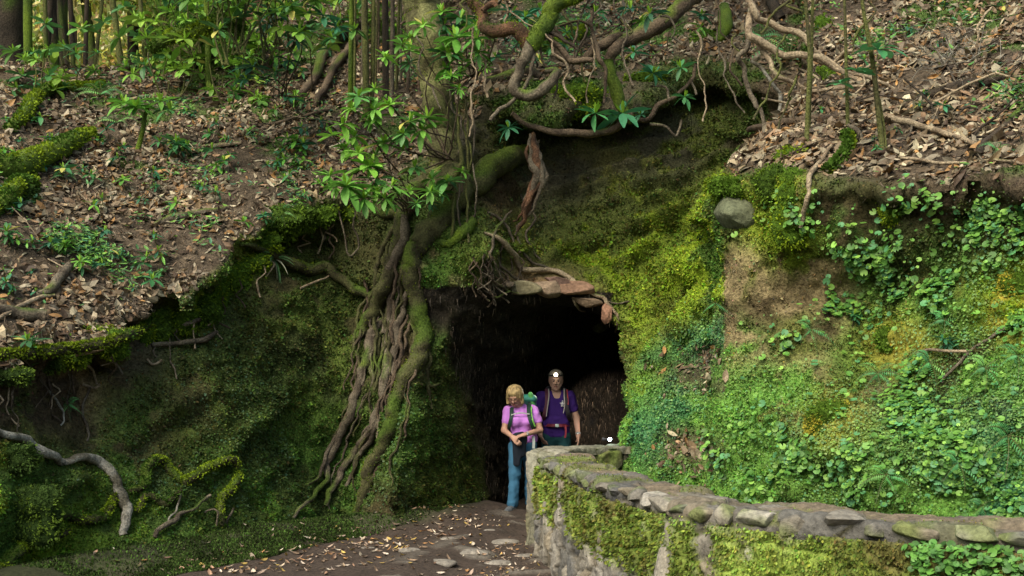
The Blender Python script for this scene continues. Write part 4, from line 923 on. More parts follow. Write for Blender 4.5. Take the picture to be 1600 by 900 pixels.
# ---- lower left roots and rim roots, logs on the left slope
lowr = empty("exposed_roots", tuple(W(196, 790, 8.7))); tag(lowr, "white and mossy knotted roots snaking over the bottom of the left cliff", "roots")
for kd, ms, pts in (('white', .12, [(-20,672,6),(0,677,7),(30,683,8),(60,700,9),(85,715,8),(102,722,7)]), ('white', .15, [(102,722,6),(122,716,7),(148,716,8),(168,732,9),(183,755,9),(193,780,10),(198,808,9),(194,835,7)]), ('moss', .6, [(203,766,5),(225,757,8),(233,728,8),(252,717,7),(268,735,8),(285,755,9),(306,742,8),(332,727,7),(362,720,7),(376,742,8),(360,762,7),(346,785,7),(344,822,6)]),
                ('moss', .8, [(178,770,6),(170,798,8),(145,812,10),(110,806,9),(85,806,8),(62,838,10),(35,852,10),(10,880,12),(-20,905,14)]), ('green', .4, [(212,800,4),(232,775,6),(262,788,6),(282,764,4)]), ('grey', .1, [(332,772,3),(300,795,3),(270,812,5),(240,838,4)]), ('white', 0, [(284,770,2),(272,800,2),(262,818,2)]), ('green', .4, [(110,830,7),(75,840,5),(40,830,4)]),
                ('grey', .1, [(366,795,2),(356,820,2),(366,840,2),(366,865,2)]), ('grey', 0, [(320,800,2),(340,798,2),(338,820,2)])):
    o, P, R = root_tube("root", lowr, [(x, y, r * .85) for x, y, r in pts], kd if kd != 'moss' else 'green', ms * .6, 9, lift=.5, wob=2.2)
    if ms >= .4:
        b = Acc(); b.add(*moss_on(P, R, int(75 * len(P) * ms), .020, .75)); b.build('moss', M_moss, o)['kind'] = 'stuff'
rimr = empty("rim_roots", tuple(W(200, 520, 9.2))); tag(rimr, "thin pale and mossy roots poking out along the overhanging edge of the left bank", "roots")
for kd, ms, pts in (('moss', .5, [(-20,556,6),(20,553,7),(60,550,9),(110,545,8),(160,537,8),(205,522,8),(240,503,7)]), ('pale', 0, [(118,556,3),(140,550,3),(160,546,2)]), ('grey', 0, [(235,540,4),(265,537,4),(300,534,4),(325,528,5),(340,518,2)]), ('pale', 0, [(228,560,2),(240,570,2),(255,563,2)]), ('pale', 0, [(120,558,2),(135,570,2),(148,585,2),(152,600,1.5)]),
                ('white', 0, [(75,610,2),(95,635,2),(100,650,1.5),(95,665,1.5)]), ('grey', 0, [(143,605,2),(127,640,2),(138,668,2),(136,690,1.5)]), ('pale', 0, [(130,600,2.5),(148,607,2),(155,600,2)]), ('grey', 0, [(192,585,1.5),(180,560,1.5),(190,548,1.5)]), ('grey', .1, [(282,510,4),(300,503,4),(312,499,3)]), ('pale', 0, [(470,450,1.8),(495,440,1.8),(515,430,1.5)])):
    o, P, R = root_tube("root", rimr, pts, kd if kd != 'moss' else 'green', ms * .6, 6, lift=1.5)
    if ms >= .4:
        b = Acc(); b.add(*moss_on(P, R, int(60 * len(P)), .025, .5)); b.build('moss', M_moss, o)['kind'] = 'stuff'
LOGS = [("moss",.85,12,[(-25,262,22),(25,262,20),(60,248,18),(100,228,15),(130,213,10),(150,207,5)],"thick bright moss covered log lying at the far left of the leaf slope"),
 ("moss",.7,10,[(10,205,6),(40,178,10),(52,155,9),(80,140,9),(110,139,9),(140,137,8),(165,133,5)],"arched mossy root on the upper left slope beneath the background trees"),
 ("moss",.6,10,[(235,80,6),(262,60,10),(300,50,11),(330,40,12),(360,36,12),(378,50,9)],"mossy humped log near the top left below the green thicket"),
 ("brown",.5,8,[(285,112,6),(310,95,8),(345,75,9),(375,62,8),(410,50,6)],"long brown and green limb lying just below the humped log"),
 ("brown",.3,8,[(572,30,5),(545,50,8),(515,72,8),(500,98,8),(488,128,7),(465,150,6)],"bent brown root left of the thin upright stems"),
 ("brown",.1,7,[(570,48,4),(545,75,6),(520,110,6),(500,150,5),(490,168,3)],"straight brown root beside the bent one left of the thin stems"),
 ("grey",.15,10,[(-25,484,10),(20,488,11),(72,495,10)],"cut grey log end lying at the left edge of the slope"),
 ("grey",.1,8,[(58,463,6),(80,450,8),(95,432,8),(108,414,6)],"short grey dead branch standing out of the leaves at the left"),
 ("pale",.05,6,[(-10,503,3),(20,485,4),(50,470,4),(85,460,3)],"pale thin stick leaning over the cut log"),
 ("moss",.7,10,[(-10,335,6),(10,310,12),(30,290,14),(55,285,8)],"mossy stump by the left picture edge above the leaves"),
 ("grey",.1,7,[(240,352,5),(275,340,7),(320,332,6),(360,325,4)],"half buried grey branch in the middle of the left slope"),
 ("brown",0,5,[(420,195,3),(470,183,3),(520,170,3)],"thin dark stick running up towards the thin stems"),
 ("pale",.1,6,[(325,228,4),(352,226,4),(375,224,3)],"short pale stick lying in the leaves in the middle of the left slope"),
 ("dark",.3,9,[(1220,30,8),(1205,0,9),(1198,-30,10)],"dark leaning limb above the fern at the upper right"),
 ("dark",.1,8,[(1410,165,5),(1450,150,8),(1500,135,9),(1545,128,8),(1600,112,6)],"dark half rotten log lying across the right leaf slope"),
 ("dark",.05,7,[(1524,246,6),(1542,220,6),(1565,203,7),(1600,166,6)],"dark forked branch near the right picture edge above the rim"),
 ("pale",0,7,[(1345,182,4),(1390,184,5),(1440,197,5),(1490,212,4),(1535,229,3)],"long pale curved stick on the right leaf slope"),
 ("brown",0,6,[(1170,203,5),(1230,190,6),(1290,184,6),(1350,181,5)],"brown branch lying along the edge of the right slope"),
 ("brown",0,6,[(1200,240,4),(1240,215,5),(1280,196,4)],"crooked brown stick at the left tip of the right slope"),
 ("pale",0,6,[(1250,356,3),(1262,310,4),(1268,270,4),(1300,228,3)],"reddish pale stick hanging over the mossy rim on the right"),
 ("moss",.9,8,[(1290,268,7),(1318,245,7),(1326,222,7),(1322,208,5)],"short moss covered root at the base of the right sapling"),
 ("grey",0,6,[(1345,220,3),(1340,205,4),(1325,195,3)],"grey stick leaning against the base of the right saplings"),
 ("dark",.2,7,[(760,128,7),(790,122,9),(822,110,8),(845,120,6)],"dark root lying on the leafy ledge under the hooked bough"),
 ("moss",.9,9,[(842,80,7),(870,70,10),(895,58,10),(915,45,7)],"bright mossy root behind the hooked bough"),
 ("moss",.5,9,[(1130,10,9),(1135,35,11),(1127,55,9),(1118,65,5)],"lichen covered root stub at the top of the hollow"),
 ("pale",.05,5,[(1405,285-40,2.5),(1480,255,2.5),(1560,250,2.5),(1600,256,2)],"fine pale twig along the rim of the right slope"),
 ("pale",.0,5,[(1515,650-100,2.5),(1460,547,2.5),(1435,549,2)],"thin bare twig on the mossy bank at the far right"),
 ("grey",.0,5,[(1470,598,2.5),(1515,550,3),(1560,520,3),(1605,490,3)],"slanting grey stick across the mossy bank at the far right")]
for k in range(26):
    x = rnd.uniform(-10, 520); y = float(np.interp(x, [0,110,205,290,370,450,520], [600,572,535,500,438,362,345])) + rnd.uniform(0, 10); L = rnd.uniform(22, 75); pts = [(x + rnd.uniform(-5, 5) + rnd.uniform(-2, 4) * j, y + L * j / 4, rnd.uniform(.9, 1.7)) for j in range(5)]
    root_tube('root', rimr, pts, rnd.choice(['grey', 'pale', 'brown']), 0, 4, lift=rnd.uniform(1, 12), wob=1.8)
for k, (kd, ms, sd_, pts, lab) in enumerate(LOGS):
    nm = "log" if max(p[2] for p in pts) >= 9 else "stick"
    o, P, R = root_tube(nm, None, pts, kd, ms, sd_, lift=.7, label=lab); tag(o, lab, nm)
    if ms > .55:
        b = Acc(); b.add(*moss_on(P, R, int(250 + 60 * len(P)), .035, .62)); b.build("moss", M_moss, o)['kind'] = 'stuff'
# many small sticks in the litter
for k in range(90):
    right = rnd.random() < .5
    x, y = (rnd.uniform(1200, 1590), rnd.uniform(60, 250)) if right else (rnd.uniform(0, 560), rnd.uniform(130, 480))
    if not right and y > np.interp(x, [0, 300, 560], [520, 420, 300]): continue
    p, n_ = hit(x, y)
    ang = rnd.gauss(-.35 if right else .2, .7); L = rnd.uniform(.25, .9)
    t = np.array([math.cos(ang), math.sin(ang) * .5, 0]); t[2] = -(n_[0] * t[0] + n_[1] * t[1]) / max(n_[2], .4); t /= np.linalg.norm(t)
    b = Acc(); r = rnd.uniform(.004, .013); q = p + np.array([0, -.02, .03])
    kd = rnd.choice(['pale', 'grey', 'brown', 'dark']); stick(b, q - t * L / 2, q + t * L / 2, r, r * .6, kd, .06, k, 0, 5)
    o = b.build("twig", M_bark, None, True, tuple(q))
    tag(o, ("long " if L > .65 else "short " if L < .4 else "") + kd + " fallen twig " + near(x, y), "twig", "fallen twigs on the right slope" if right else "fallen twigs on the left slope")

# thin hanging twigs and aerial roots over the hollow and the upper slope
for k in range(38):
    x = rnd.uniform(640, 1240) if k < 28 else rnd.uniform(1150, 1560); y0 = rnd.uniform(-30, 60) if k < 30 else rnd.uniform(60, 160); L = rnd.uniform(60, 170); pts = []; dx = rnd.uniform(-60, 60)
    for j in range(6): pts.append((x + dx * j / 5 + rnd.uniform(-9, 9), y0 + L * j / 5 * (1 if k % 3 else .45) + rnd.uniform(-6, 6), rnd.uniform(1.0, 2.2)))
    kd = rnd.choice(['pale', 'grey', 'brown', 'stem']); o, P, R = root_tube("twig", None, pts, kd, 0, 5, depth=rnd.uniform(10.6, 11.8) if x < 1200 else 9.0, wob=1.6)
    tag(o, kd.replace('stem', 'greenish') + " hanging twig " + near(x, y0 + L / 2), "twig", "thin twigs hanging over the hollow")
# ---- upright stems and saplings
for k, (x, yb, r, kd, xt) in enumerate([(547,178,4.2,'moss',541),(553,150,3,'stem',556),(566,120,2.5,'grey',568),(573,185,5.5,'stem',566),(581,180,3.5,'stem',578),(590,120,2.5,'brown',592),(603,165,5.5,'dark',600),(612,150,3.5,'grey',608),(619,140,2.5,'stem',622),(637,150,2.8,'brown',640),(626,130,2,'grey',630),(586,140,2,'stem',588)]):
    p, n_ = hit(x, yb); d_ = p[1]; b = Acc()
    stick(b, p - [0, 0, .1], W(xt, -260, d_ - .2), r * d_ / FPX, r * .7 * d_ / FPX, kd, .006, k, .2, 8)
    cr = Acc(); cloud(cr, W(xt, -420, d_ - .4), (.7, .7, .6), 260, .13, LG)
    rt = empty("slender_tree", tuple(p)); b.build("stem", M_bark, rt); cr.build("crown", M_leaf, rt, False)
    tag(rt, ["mossy straight stem, leftmost of the upright row beside the big tree","thin greenish stem second from the left in the upright row","very thin grey stem behind the left pair of the upright row","thick greenish stem in the left half of the upright row","slim greenish stem touching the thick one in the upright row","thin brown stem in the middle of the upright row","dark thick stem in the right half of the upright row","grey stem just right of the dark thick one","thin green stem right of the grey one in the upright row","brown stem at the right end of the upright row nearest the big trunk","thin grey stem second from the right end of the upright row","thin green stem right behind the slim greenish one"][k], "tree", "slender upright stems left of the big trunk")
SAP = [(1260,222,4,1258,(),"straight sapling stem at the left tip of the right slope"),(1263,214,3.4,1274,(),"sapling stem leaning right beside the straight one"),(1325,202,3,1318,((1312,130,18),),"sapling with one small leaf in the middle of the right slope"),
       (1380,238,4.2,1340,((1372,78,34),(1338,112,20)),"sapling with a big whorl of dark green leaves on the right slope"),(1386,236,2,1362,(),"thin bare sapling stem next to the leafy one")]
for k, (x, yb, r, xt, ro, lab) in enumerate(SAP):
    p, n_ = hit(x, yb); d_ = p[1] - .05; rt = empty("sapling", tuple(p)); b = Acc(); top = W(xt, -60, d_ - .15) if k != 4 else W(1362, 90, d_)
    stick(b, p - [0, 0, .05], top, r * d_ / FPX, r * .6 * d_ / FPX, 'stem', .012, k + 4, .1, 7); b.build("stem", M_bark, rt)
    if ro:
        b = Acc()
        for (lx, ly, s) in ro: rosette(b, W(lx, ly, d_ - .1), s * 1.5 * d_ / FPX, (0, -.3, .8), [(.045,.19,.06)], 7, 1.4, .5, False)
        b.build("leaves", M_leaf, rt)
    tag(rt, lab, "sapling")
p, n_ = hit(325, 140); rt = empty("sapling", tuple(p)); b = Acc(); stick(b, hit(338, 158)[0], W(326, 128, p[1] - .1), .05, .04, 'moss', .05, 3, .5); stick(b, W(326, 130, p[1] - .1), W(320, -80, p[1] - .3), .045, .03, 'moss', .01, 5, .3); b.build("stem", M_bark, rt); tag(rt, "mossy slim trunk standing alone in the upper left with a kinked foot", "sapling")
p, n_ = hit(215, 235); rt = empty("sapling", tuple(p)); b = Acc(); stick(b, p, W(232, 165, p[1]), .035, .02, 'moss', .05, 9, .5); b.build("stem", M_bark, rt); b = Acc()
for _ in range(5): rosette(b, W(rnd.uniform(190, 285), rnd.uniform(135, 175), p[1] - .1), .28, cols=LG)
b.build("leaves", M_leaf, rt); tag(rt, "short mossy sapling with fresh green leaf tufts on the left slope", "sapling")

# ---- laurel shrubs round the trunk
def shrub(name, lab, cat, foot, spots, cols, d_, axis=(0, -.45, .8), group=None, w=.9):
    f = W(*foot); rt = empty(name, tuple(f)); b = Acc(); l = Acc()
    for k, (x, y, s) in enumerate(spots):
        dd = d_ + rnd.uniform(-.25, .25); c = W(x, y, dd)
        stick(b, f + np.array([rnd.uniform(-.08, .08), 0, 0]), c, .011, .005, 'brown', .12, k, 0, 5)
        rosette(l, c, s * dd / FPX, (axis[0] + rnd.uniform(-.4, .4), axis[1], axis[2] + rnd.uniform(-.2, .2)), cols, w=w)
        if rnd.random() < .95: rosette(l, c + np.array([rnd.uniform(-.2, .2), .05, -.12]), s * .8 * dd / FPX, (rnd.uniform(-.5, .5), -.5, .4), cols, w=w)
    b.build("stem", M_bark, rt); l.build("leaves", M_leaf, rt); tag(rt, lab, cat, group); return rt
shrub("laurel_shrub", "fresh green laurel whorls hanging low over the left cliff edge below the big trunk", "shrub", (640,330,11.4), [(540,292,52),(578,262,50),(515,275,32),(612,292,36),(560,240,34),(640,300,30),(600,225,40),(520,212,34),(648,262,36),(700,285,32),(672,300,26),(590,300,30)], LGB, 10.9, w=1.05)
shrub("laurel_shrub", "bright laurel leaves growing in front of the middle of the big trunk", "shrub", (700,250,11.5), [(668,185,44),(640,190,36),(560,152,38),(585,140,26),(628,70,30),(535,195,34),(550,170,30),(610,165,34),(628,215,32),(712,60,46),(660,40,30)], LGB, 10.9, w=1.05)
shrub("laurel_shrub", "laurel leaves at the top centre right of the big trunk", "shrub", (735,120,11.6), [(700,88,38),(720,30,40),(745,62,36),(690,20,34),(760,20,30),(640,80,34),(705,120,28),(775,50,24),(740,95,24)], LG, 11.0)
shrub("laurel_shrub", "small leafy sprig low on the trunk above the arched root", "shrub", (712,300,11.4), [(702,283,24),(690,300,24),(722,268,20)], LG, 11.1)

shrub("laurel_shrub", "leafy laurel sprays crossing the top of the picture behind the hooked bough", "shrub", (905,70,12.6), [(800,20,30),(845,15,28),(885,50,26),(930,20,30),(985,15,32),(1040,30,28),(865,75,24),(1095,25,26),(775,90,24)], LGB + LD, 12.1)
shrub("laurel_shrub", "dark laurel clumps hanging left of the upright stems", "shrub", (440,150,12.8), [(395,105,36),(430,20,40),(470,45,38),(505,25,34),(385,125,30),(520,60,26),(450,95,24)], LD + LG, 12.4)
# ---- seedlings on the slopes
def seedling(x, y, s, cols, lab, group=None, nm="seedling", n=None, w=.9, name2="leaves"):
    p, n_ = hit(x, y); rt = empty(nm, tuple(p)); b = Acc(); l = Acc(); h = s * 1.0 * p[1] / FPX; c = p + np.array([rnd.uniform(-.03, .03), -.04, h * .8])
    stick(b, p - [0, 0, .02], c, .006, .004, 'stem', .08, int(x), 0, 5); rosette(l, c, h, (rnd.uniform(-.4, .4), -.45, .8), cols, n, w)
    if rnd.random() < .5: rosette(l, c + [rnd.uniform(-.1, .1), 0, -.3 * h], h * .8, (rnd.uniform(-.7, .7), -.4, .5), cols, n, w)
    b.build("stem", M_bark, rt); l.build(name2, M_leaf, rt); tag(rt, lab, "seedling", group)
for k in range(96):
    x = rnd.uniform(-20, 520); y = rnd.uniform(95, 470)
    if y > np.interp(x, [0, 100, 250, 400, 520], [560, 520, 470, 370, 310]) - 10: y = rnd.uniform(100, 300)
    sz_ = rnd.uniform(12, 26); seedling(x, y, sz_, LG + LD, ("tiny " if sz_ < 16 else "small " if sz_ < 21 else "bushy ") + "green seedling " + near(x, y), "seedlings on the left slope", n=rnd.randint(5, 9), w=rnd.uniform(.8, 1.3))
for k in range(16):
    x = rnd.uniform(1270, 1600); y = rnd.uniform(10, 250); sz_ = rnd.uniform(8, 18); seedling(x, y, sz_, LD, ("tiny " if sz_ < 13 else "small ") + "dark green seedling " + near(x, y), "seedlings on the right slope", n=rnd.randint(4, 7), w=1.2)
for x, y, s, lab in ((44,560,34,"bright narrow leaved seedling on the left bank edge, the upper of two"),(38,590,30,"bright narrow leaved seedling hanging under the left bank edge, the lower of two"),(275,250,32,"dark glossy seedling in the middle of the left slope"),(1330,520-10,22,"leafy seedling on the mossy right bank above the small hollow"),(1470,205-20,22,"dark seedling in the middle of the right leaf slope"),(1475,550,24,"broad leaved seedling on the bank at the far right"),(15,385,28,"green seedling at the left edge of the slope"),(258,440,18,"low broad leaved seedling above the left rim")):
    seedling(x, y, s, LG if x < 300 else LD, lab, None)
# ---- undergrowth and bushes at the top left
for k in range(34):
    x = rnd.uniform(-40, 640); y = rnd.uniform(-10, 130) if x < 420 else rnd.uniform(-20, 50)
    if x < 245 and y < 95: x = rnd.uniform(245, 420)
    p, n_ = hit(x, max(y, 118) if x < 330 else y + 10); dd = min(p[1], 16) + rnd.uniform(-.8, .8); c = W(x, y, dd); rt = empty("bush", (c[0], c[1], c[2] - .5)); b = Acc(); l = Acc()
    for j in range(4): stick(b, c - [rnd.uniform(-.1, .1), 0, .7], c + [rnd.uniform(-.4, .4), rnd.uniform(-.2, .2), rnd.uniform(0, .4)], .014, .006, 'stem', .1, k * 5 + j, 0, 5)
    for j in range(11): rosette(l, c + np.array([rnd.gauss(0, .38), rnd.gauss(0, .25), rnd.gauss(0, .32)]), rnd.uniform(.16, .30), (rnd.uniform(-.6, .6), -.4, .7), [(.10,.23,.04),(.14,.28,.035),(.06,.17,.05),(.19,.32,.04)], 7, w=1.35)
    b.build("stem", M_bark, rt); l.build("leaves", M_leaf, rt, False); tag(rt, "loose green bush " + near(x, y), "bush", "bushes of the thicket at the upper left")
# background trunks beyond the crest
TR = [(18,24,15.0,'dark',"thick dark mossy trunk at the left edge of the picture"),(-70,20,15,'dark',None),(44,7,14.6,'moss',None),(66,5,16,'dark',None),(74,3.5,15,'stem',None),(88,9,18,'dark',None),(98,11,19,'dark',None),(112,4,16,'dark',None),(118,4,17,'dark',None),(132,3.5,15.4,'dark',None),(142,3,16,'stem',None),(196,5,15.5,'stem',None),(232,3.5,15.2,'stem',None),(396,13,17.5,'rust',"reddish brown trunk behind the thicket at the top, left of the upright row"),(470,8,18,'grey',None),(280,6,18,'dark',None),(160,8,21,'dark',None),(210,9,22,'dark',None),(340,9,21,'dark',None),(-150,16,16,'dark',None)]
for k, (x, r, d_, kd, lab) in enumerate(TR):
    zb = 6.0 + .1 * (d_ - 14); 
    if x > 330: zb = CAMH + (HOR - 60) / FPX * d_
    p = np.array(((x - 800) / FPX * d_, d_, zb - .15)); rt = empty("forest_tree", tuple(p)); b = Acc()
    tp_ = p + [rnd.uniform(-.4, .4), rnd.uniform(-.3, .3), 7.5 + rnd.uniform(0, 3)]
    stick(b, p, tp_, r * d_ / FPX, r * .55 * d_ / FPX, kd, .02, k + 40, .45, 10); b.build("trunk", M_bark, rt)
    b = Acc(); cloud(b, tp_, (1.8, 1.8, 1.3), 900, .17, LG + [(.05,.13,.03)], 30); b.build("crown", M_leaf, rt, False)
    tag(rt, lab or ("stout " if r > 7 else "slim " if r > 4 else "very thin ") + kd.replace('moss', 'mossy').replace('stem', 'greenish') + " trunk beyond the crest " + near(x, 70), "tree", None if lab else "trees beyond the crest at the upper left")
# understorey curtain further back and far foliage, sunlight painted into the warm leaf colours
for k in range(26):
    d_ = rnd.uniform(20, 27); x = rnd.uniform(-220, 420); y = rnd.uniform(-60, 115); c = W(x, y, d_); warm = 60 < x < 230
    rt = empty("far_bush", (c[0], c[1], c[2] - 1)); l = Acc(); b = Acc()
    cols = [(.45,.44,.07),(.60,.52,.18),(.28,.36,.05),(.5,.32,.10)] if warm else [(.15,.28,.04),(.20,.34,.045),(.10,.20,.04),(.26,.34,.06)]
    cloud(l, c, (1.6, .8, 1.1), 900, .15, cols, 26); l.build("leaves", M_leaf, rt, False); stick(b, c - [0, 0, 2.2], c, .05, .02, 'dark', .05, k); b.build("stem", M_bark, rt)
    tag(rt, ("sun-tinted yellowish far foliage " if warm else "far green foliage ") + near(x, y), "bush", "sun-tinted foliage behind the trunks" if warm else "foliage behind the trunks")
# rising ground far behind the trees, its wood with sunlight painted into the leaves
hx, hy = np.meshgrid(np.linspace(-60, 20, 60), np.linspace(27, 75, 30), indexing='ij'); hz = 8 + 1.25 * (hy - 27) ** .92 + 0 * hx
HV = np.stack([hx, hy, hz], -1).reshape(-1, 3); HV[:, 2] += 1.2 * fbm(HV, .2, 2); ii = (np.arange(59)[:, None] * 30 + np.arange(29)[None]).ravel()
o = mesh_obj("far_hill", HV, np.stack([ii, ii + 30, ii + 31, ii + 1], -1), M_terrain, None, np.tile([.10, .11, .03], (len(HV), 1))); tag(o, kind="structure")
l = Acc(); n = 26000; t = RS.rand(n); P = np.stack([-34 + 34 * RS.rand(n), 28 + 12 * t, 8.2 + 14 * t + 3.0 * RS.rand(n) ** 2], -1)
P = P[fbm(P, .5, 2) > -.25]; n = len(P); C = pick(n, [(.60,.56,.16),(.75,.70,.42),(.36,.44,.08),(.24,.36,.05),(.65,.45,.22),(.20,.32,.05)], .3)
V, F_ = scatter_arrays(LEAFQ[0], [LEAFQ[1]], P, jit(n, 1) + [0, -.3, .6], .20 + .22 * RS.rand(n)); o = mesh_obj("far_wood", V, F_, M_leaf, None, np.repeat(C, 4, 0), False); tag(o, "sun-tinted yellow green wood on the far hill behind the upper left trunks", "woodland", kind="stuff")
# added bank, unseen behind the camera, that blocks low skylight
bx, by = np.meshgrid(np.linspace(-40, 40, 50), np.linspace(-34, 0.5, 40), indexing='ij'); bz = np.clip((-by - 8) * .55, -.1, 9)
BV = np.stack([bx, by, bz], -1).reshape(-1, 3); BV[:, 2] += .4 * fbm(BV, .4, 2) - .3; ii = (np.arange(49)[:, None] * 40 + np.arange(39)[None]).ravel()
o = mesh_obj("blocker_bank", BV, np.stack([ii, ii + 40, ii + 41, ii + 1], -1), M_terrain, None, np.tile([.05, .06, .025], (len(BV), 1))); tag(o, kind="structure")
# ---- ferns
FE = [(1235,92,60,9,(.1,-.5,.5),"large bright fern drooping under the pale branches at the upper right"),(1190,60,34,6,(0,-.5,.6),"smaller fern left of the large drooping one at the upper right"),(868,42,30,7,(0,-.4,.7),"pale green fern behind the hooked bough"),(1268,512,26,4,(.1,-.8,.2),"small fern frond on the tan part of the right bank"),
      (1478,500,26,5,(0,-.7,.4),"fern beside the fallen leaves on the right bank"),(1385,745,30,5,(-.2,-.7,.4),"fern low on the right bank just above the wall"),(1575,680,46,5,(0,-.8,.2),"largest fern at the far right above the wall"),(1500,720,34,5,(.2,-.7,.4),"fern among the round leaves at the lower right"),
      (1375,585,30,6,(-.2,-.7,.4),"fern under the small earth hollow of the right bank"),(1455,570,34,5,(.2,-.7,.4),"fern in the middle of the bank under the fallen leaves"),(1540,580,34,6,(.2,-.7,.4),"fern near the right edge at mid height"),(1535,790,24,4,(0,-.8,.3),"small fern tip touching the wall top at the far right"),
      (1120,468,22,4,(-.2,-.8,.1),"teal little fern beside the vertical edge of the right bank"),(1590,560,30,5,(0,-.7,.4),"fern cut by the right picture edge"),(160,150,34,7,(0,-.5,.7),"upright yellow green fern on the upper left slope"),(185,195,26,6,(0,-.4,.7),"fern spreading flat on the left slope above the leaves"),(105,470-190,24,5,(0,-.4,.7),"small fern by the mossy log"),(440,335,20,5,(0,-.6,.3),"small fern on the mossy rim of the left bank"),(1560,240,26,5,(.1,-.5,.6),"fern on the rim at the far right"),(105,630,22,5,(0,-.8,.2),"little fern on the shaded left cliff")]
for x, y, s, n_, ax, lab in FE:
    p, nn = hit(x, y); b = Acc(); fern(b, p + nn * .03, s * 1.5 * p[1] / FPX, n_ + 1, ax, fan=2.2, a0=-1.57 if ax[2] < .5 else 1.57); o = b.build("fern", M_leaf, None, False, tuple(p)); tag(o, lab, "fern")
# grass tufts
for x, y, s, lab in ((425,405,38,"blue green grass tuft hanging from the rim above the left cliff"),(1165,60,14,"grass tuft at the edge of the hollow")):
    p, nn = hit(x, y); b = Acc()
    for j in range(22):
        a_ = rnd.uniform(-1.4, 1.4); put_leaf(b, p + nn * .03, (math.sin(a_), -.6, rnd.uniform(-1, .6)), s * p[1] / FPX * rnd.uniform(.7, 1.3), (.09, .20, .08) if rnd.random() < .8 else (.4, .42, .3), .14, .5)
    o = b.build("grass_tuft", M_leaf, None, False, tuple(p)); tag(o, lab, "grass")
# ---- wiry dead grass on the right slope
b = Acc()
for k in range(150):
    x = rnd.gauss(1475, 45); y = rnd.gauss(95, 22); p, nn = hit(x, y); a_ = rnd.uniform(0, 6.28); L = rnd.uniform(.15, .5)
    e = p + np.array([math.cos(a_) * L, -.05, math.sin(a_) * L * .5 + .05]); stick(b, p + nn * .03, e, .003, .002, 'white', .2, k, 0, 4)
o = b.build("wiry_twigs", M_bark, None, True, tuple(hit(1475, 95)[0])); tag(o, "grey wiry tangle of dead twigs on the right leaf slope", "dead twigs", kind="stuff")
# ---- boulder and arch rocks
def rock(name, x, y, rpx, asp, seed, col, lab, cat="rock", push=.0, rough=.22, group=None, sub=4):
    p, nn = hit(x, y); r = rpx * p[1] / FPX; V, Fq = blob_rock(p + np.array([0, r * push, 0]), r, asp[0], asp[1], asp[2], seed, sub, rough, 14 if name == 'rock' else 9)
    c = np.tile(col, (len(V), 1)) * (1 + .45 * fbm(V, 7, 3))[:, None]
    o = mesh_obj(name, V, Fq, M_stone, None, c, loc=tuple(p)); tag(o, lab, cat, group); return o
rock("boulder", 1148, 338, 37, (1.1, 1, .92), 3, (.095,.105,.062), "rounded grey boulder stuck under the mossy rim left of the right bank", push=-.15, rough=.34)
for k, (x, y, r, a_, c, lab) in enumerate([(818,452,24,(1.5,.8,.7),(.17,.15,.09),"broad greenish rock wedged at the top left of the tunnel arch"),(858,452,22,(1.3,.8,.8),(.22,.16,.11),"pinkish tilted rock at the crown of the tunnel arch"),(893,452,26,(1.5,.8,.55),(.20,.12,.08),"rusty flat rock right of the arch crown"),(918,472,18,(1.4,.8,.6),(.17,.12,.08),"small brown rock over the right shoulder of the arch"),(948,492,17,(.8,.8,1.3),(.24,.13,.085),"orange brown upright rock on the right shoulder of the arch"),(935,512,14,(1,.8,.8),(.11,.12,.05),"small mossy rock under the orange one by the arch"),(790,445,16,(1.2,.7,.5),(.13,.10,.07),"dark small rock at the left end of the arch stones"),(870,440,16,(1.6,.7,.5),(.16,.10,.08),"reddish slab above the arch crown rocks")]):
    rock("rock", x, y, r, a_, k + 11, c, lab, rough=.38, push=.0)
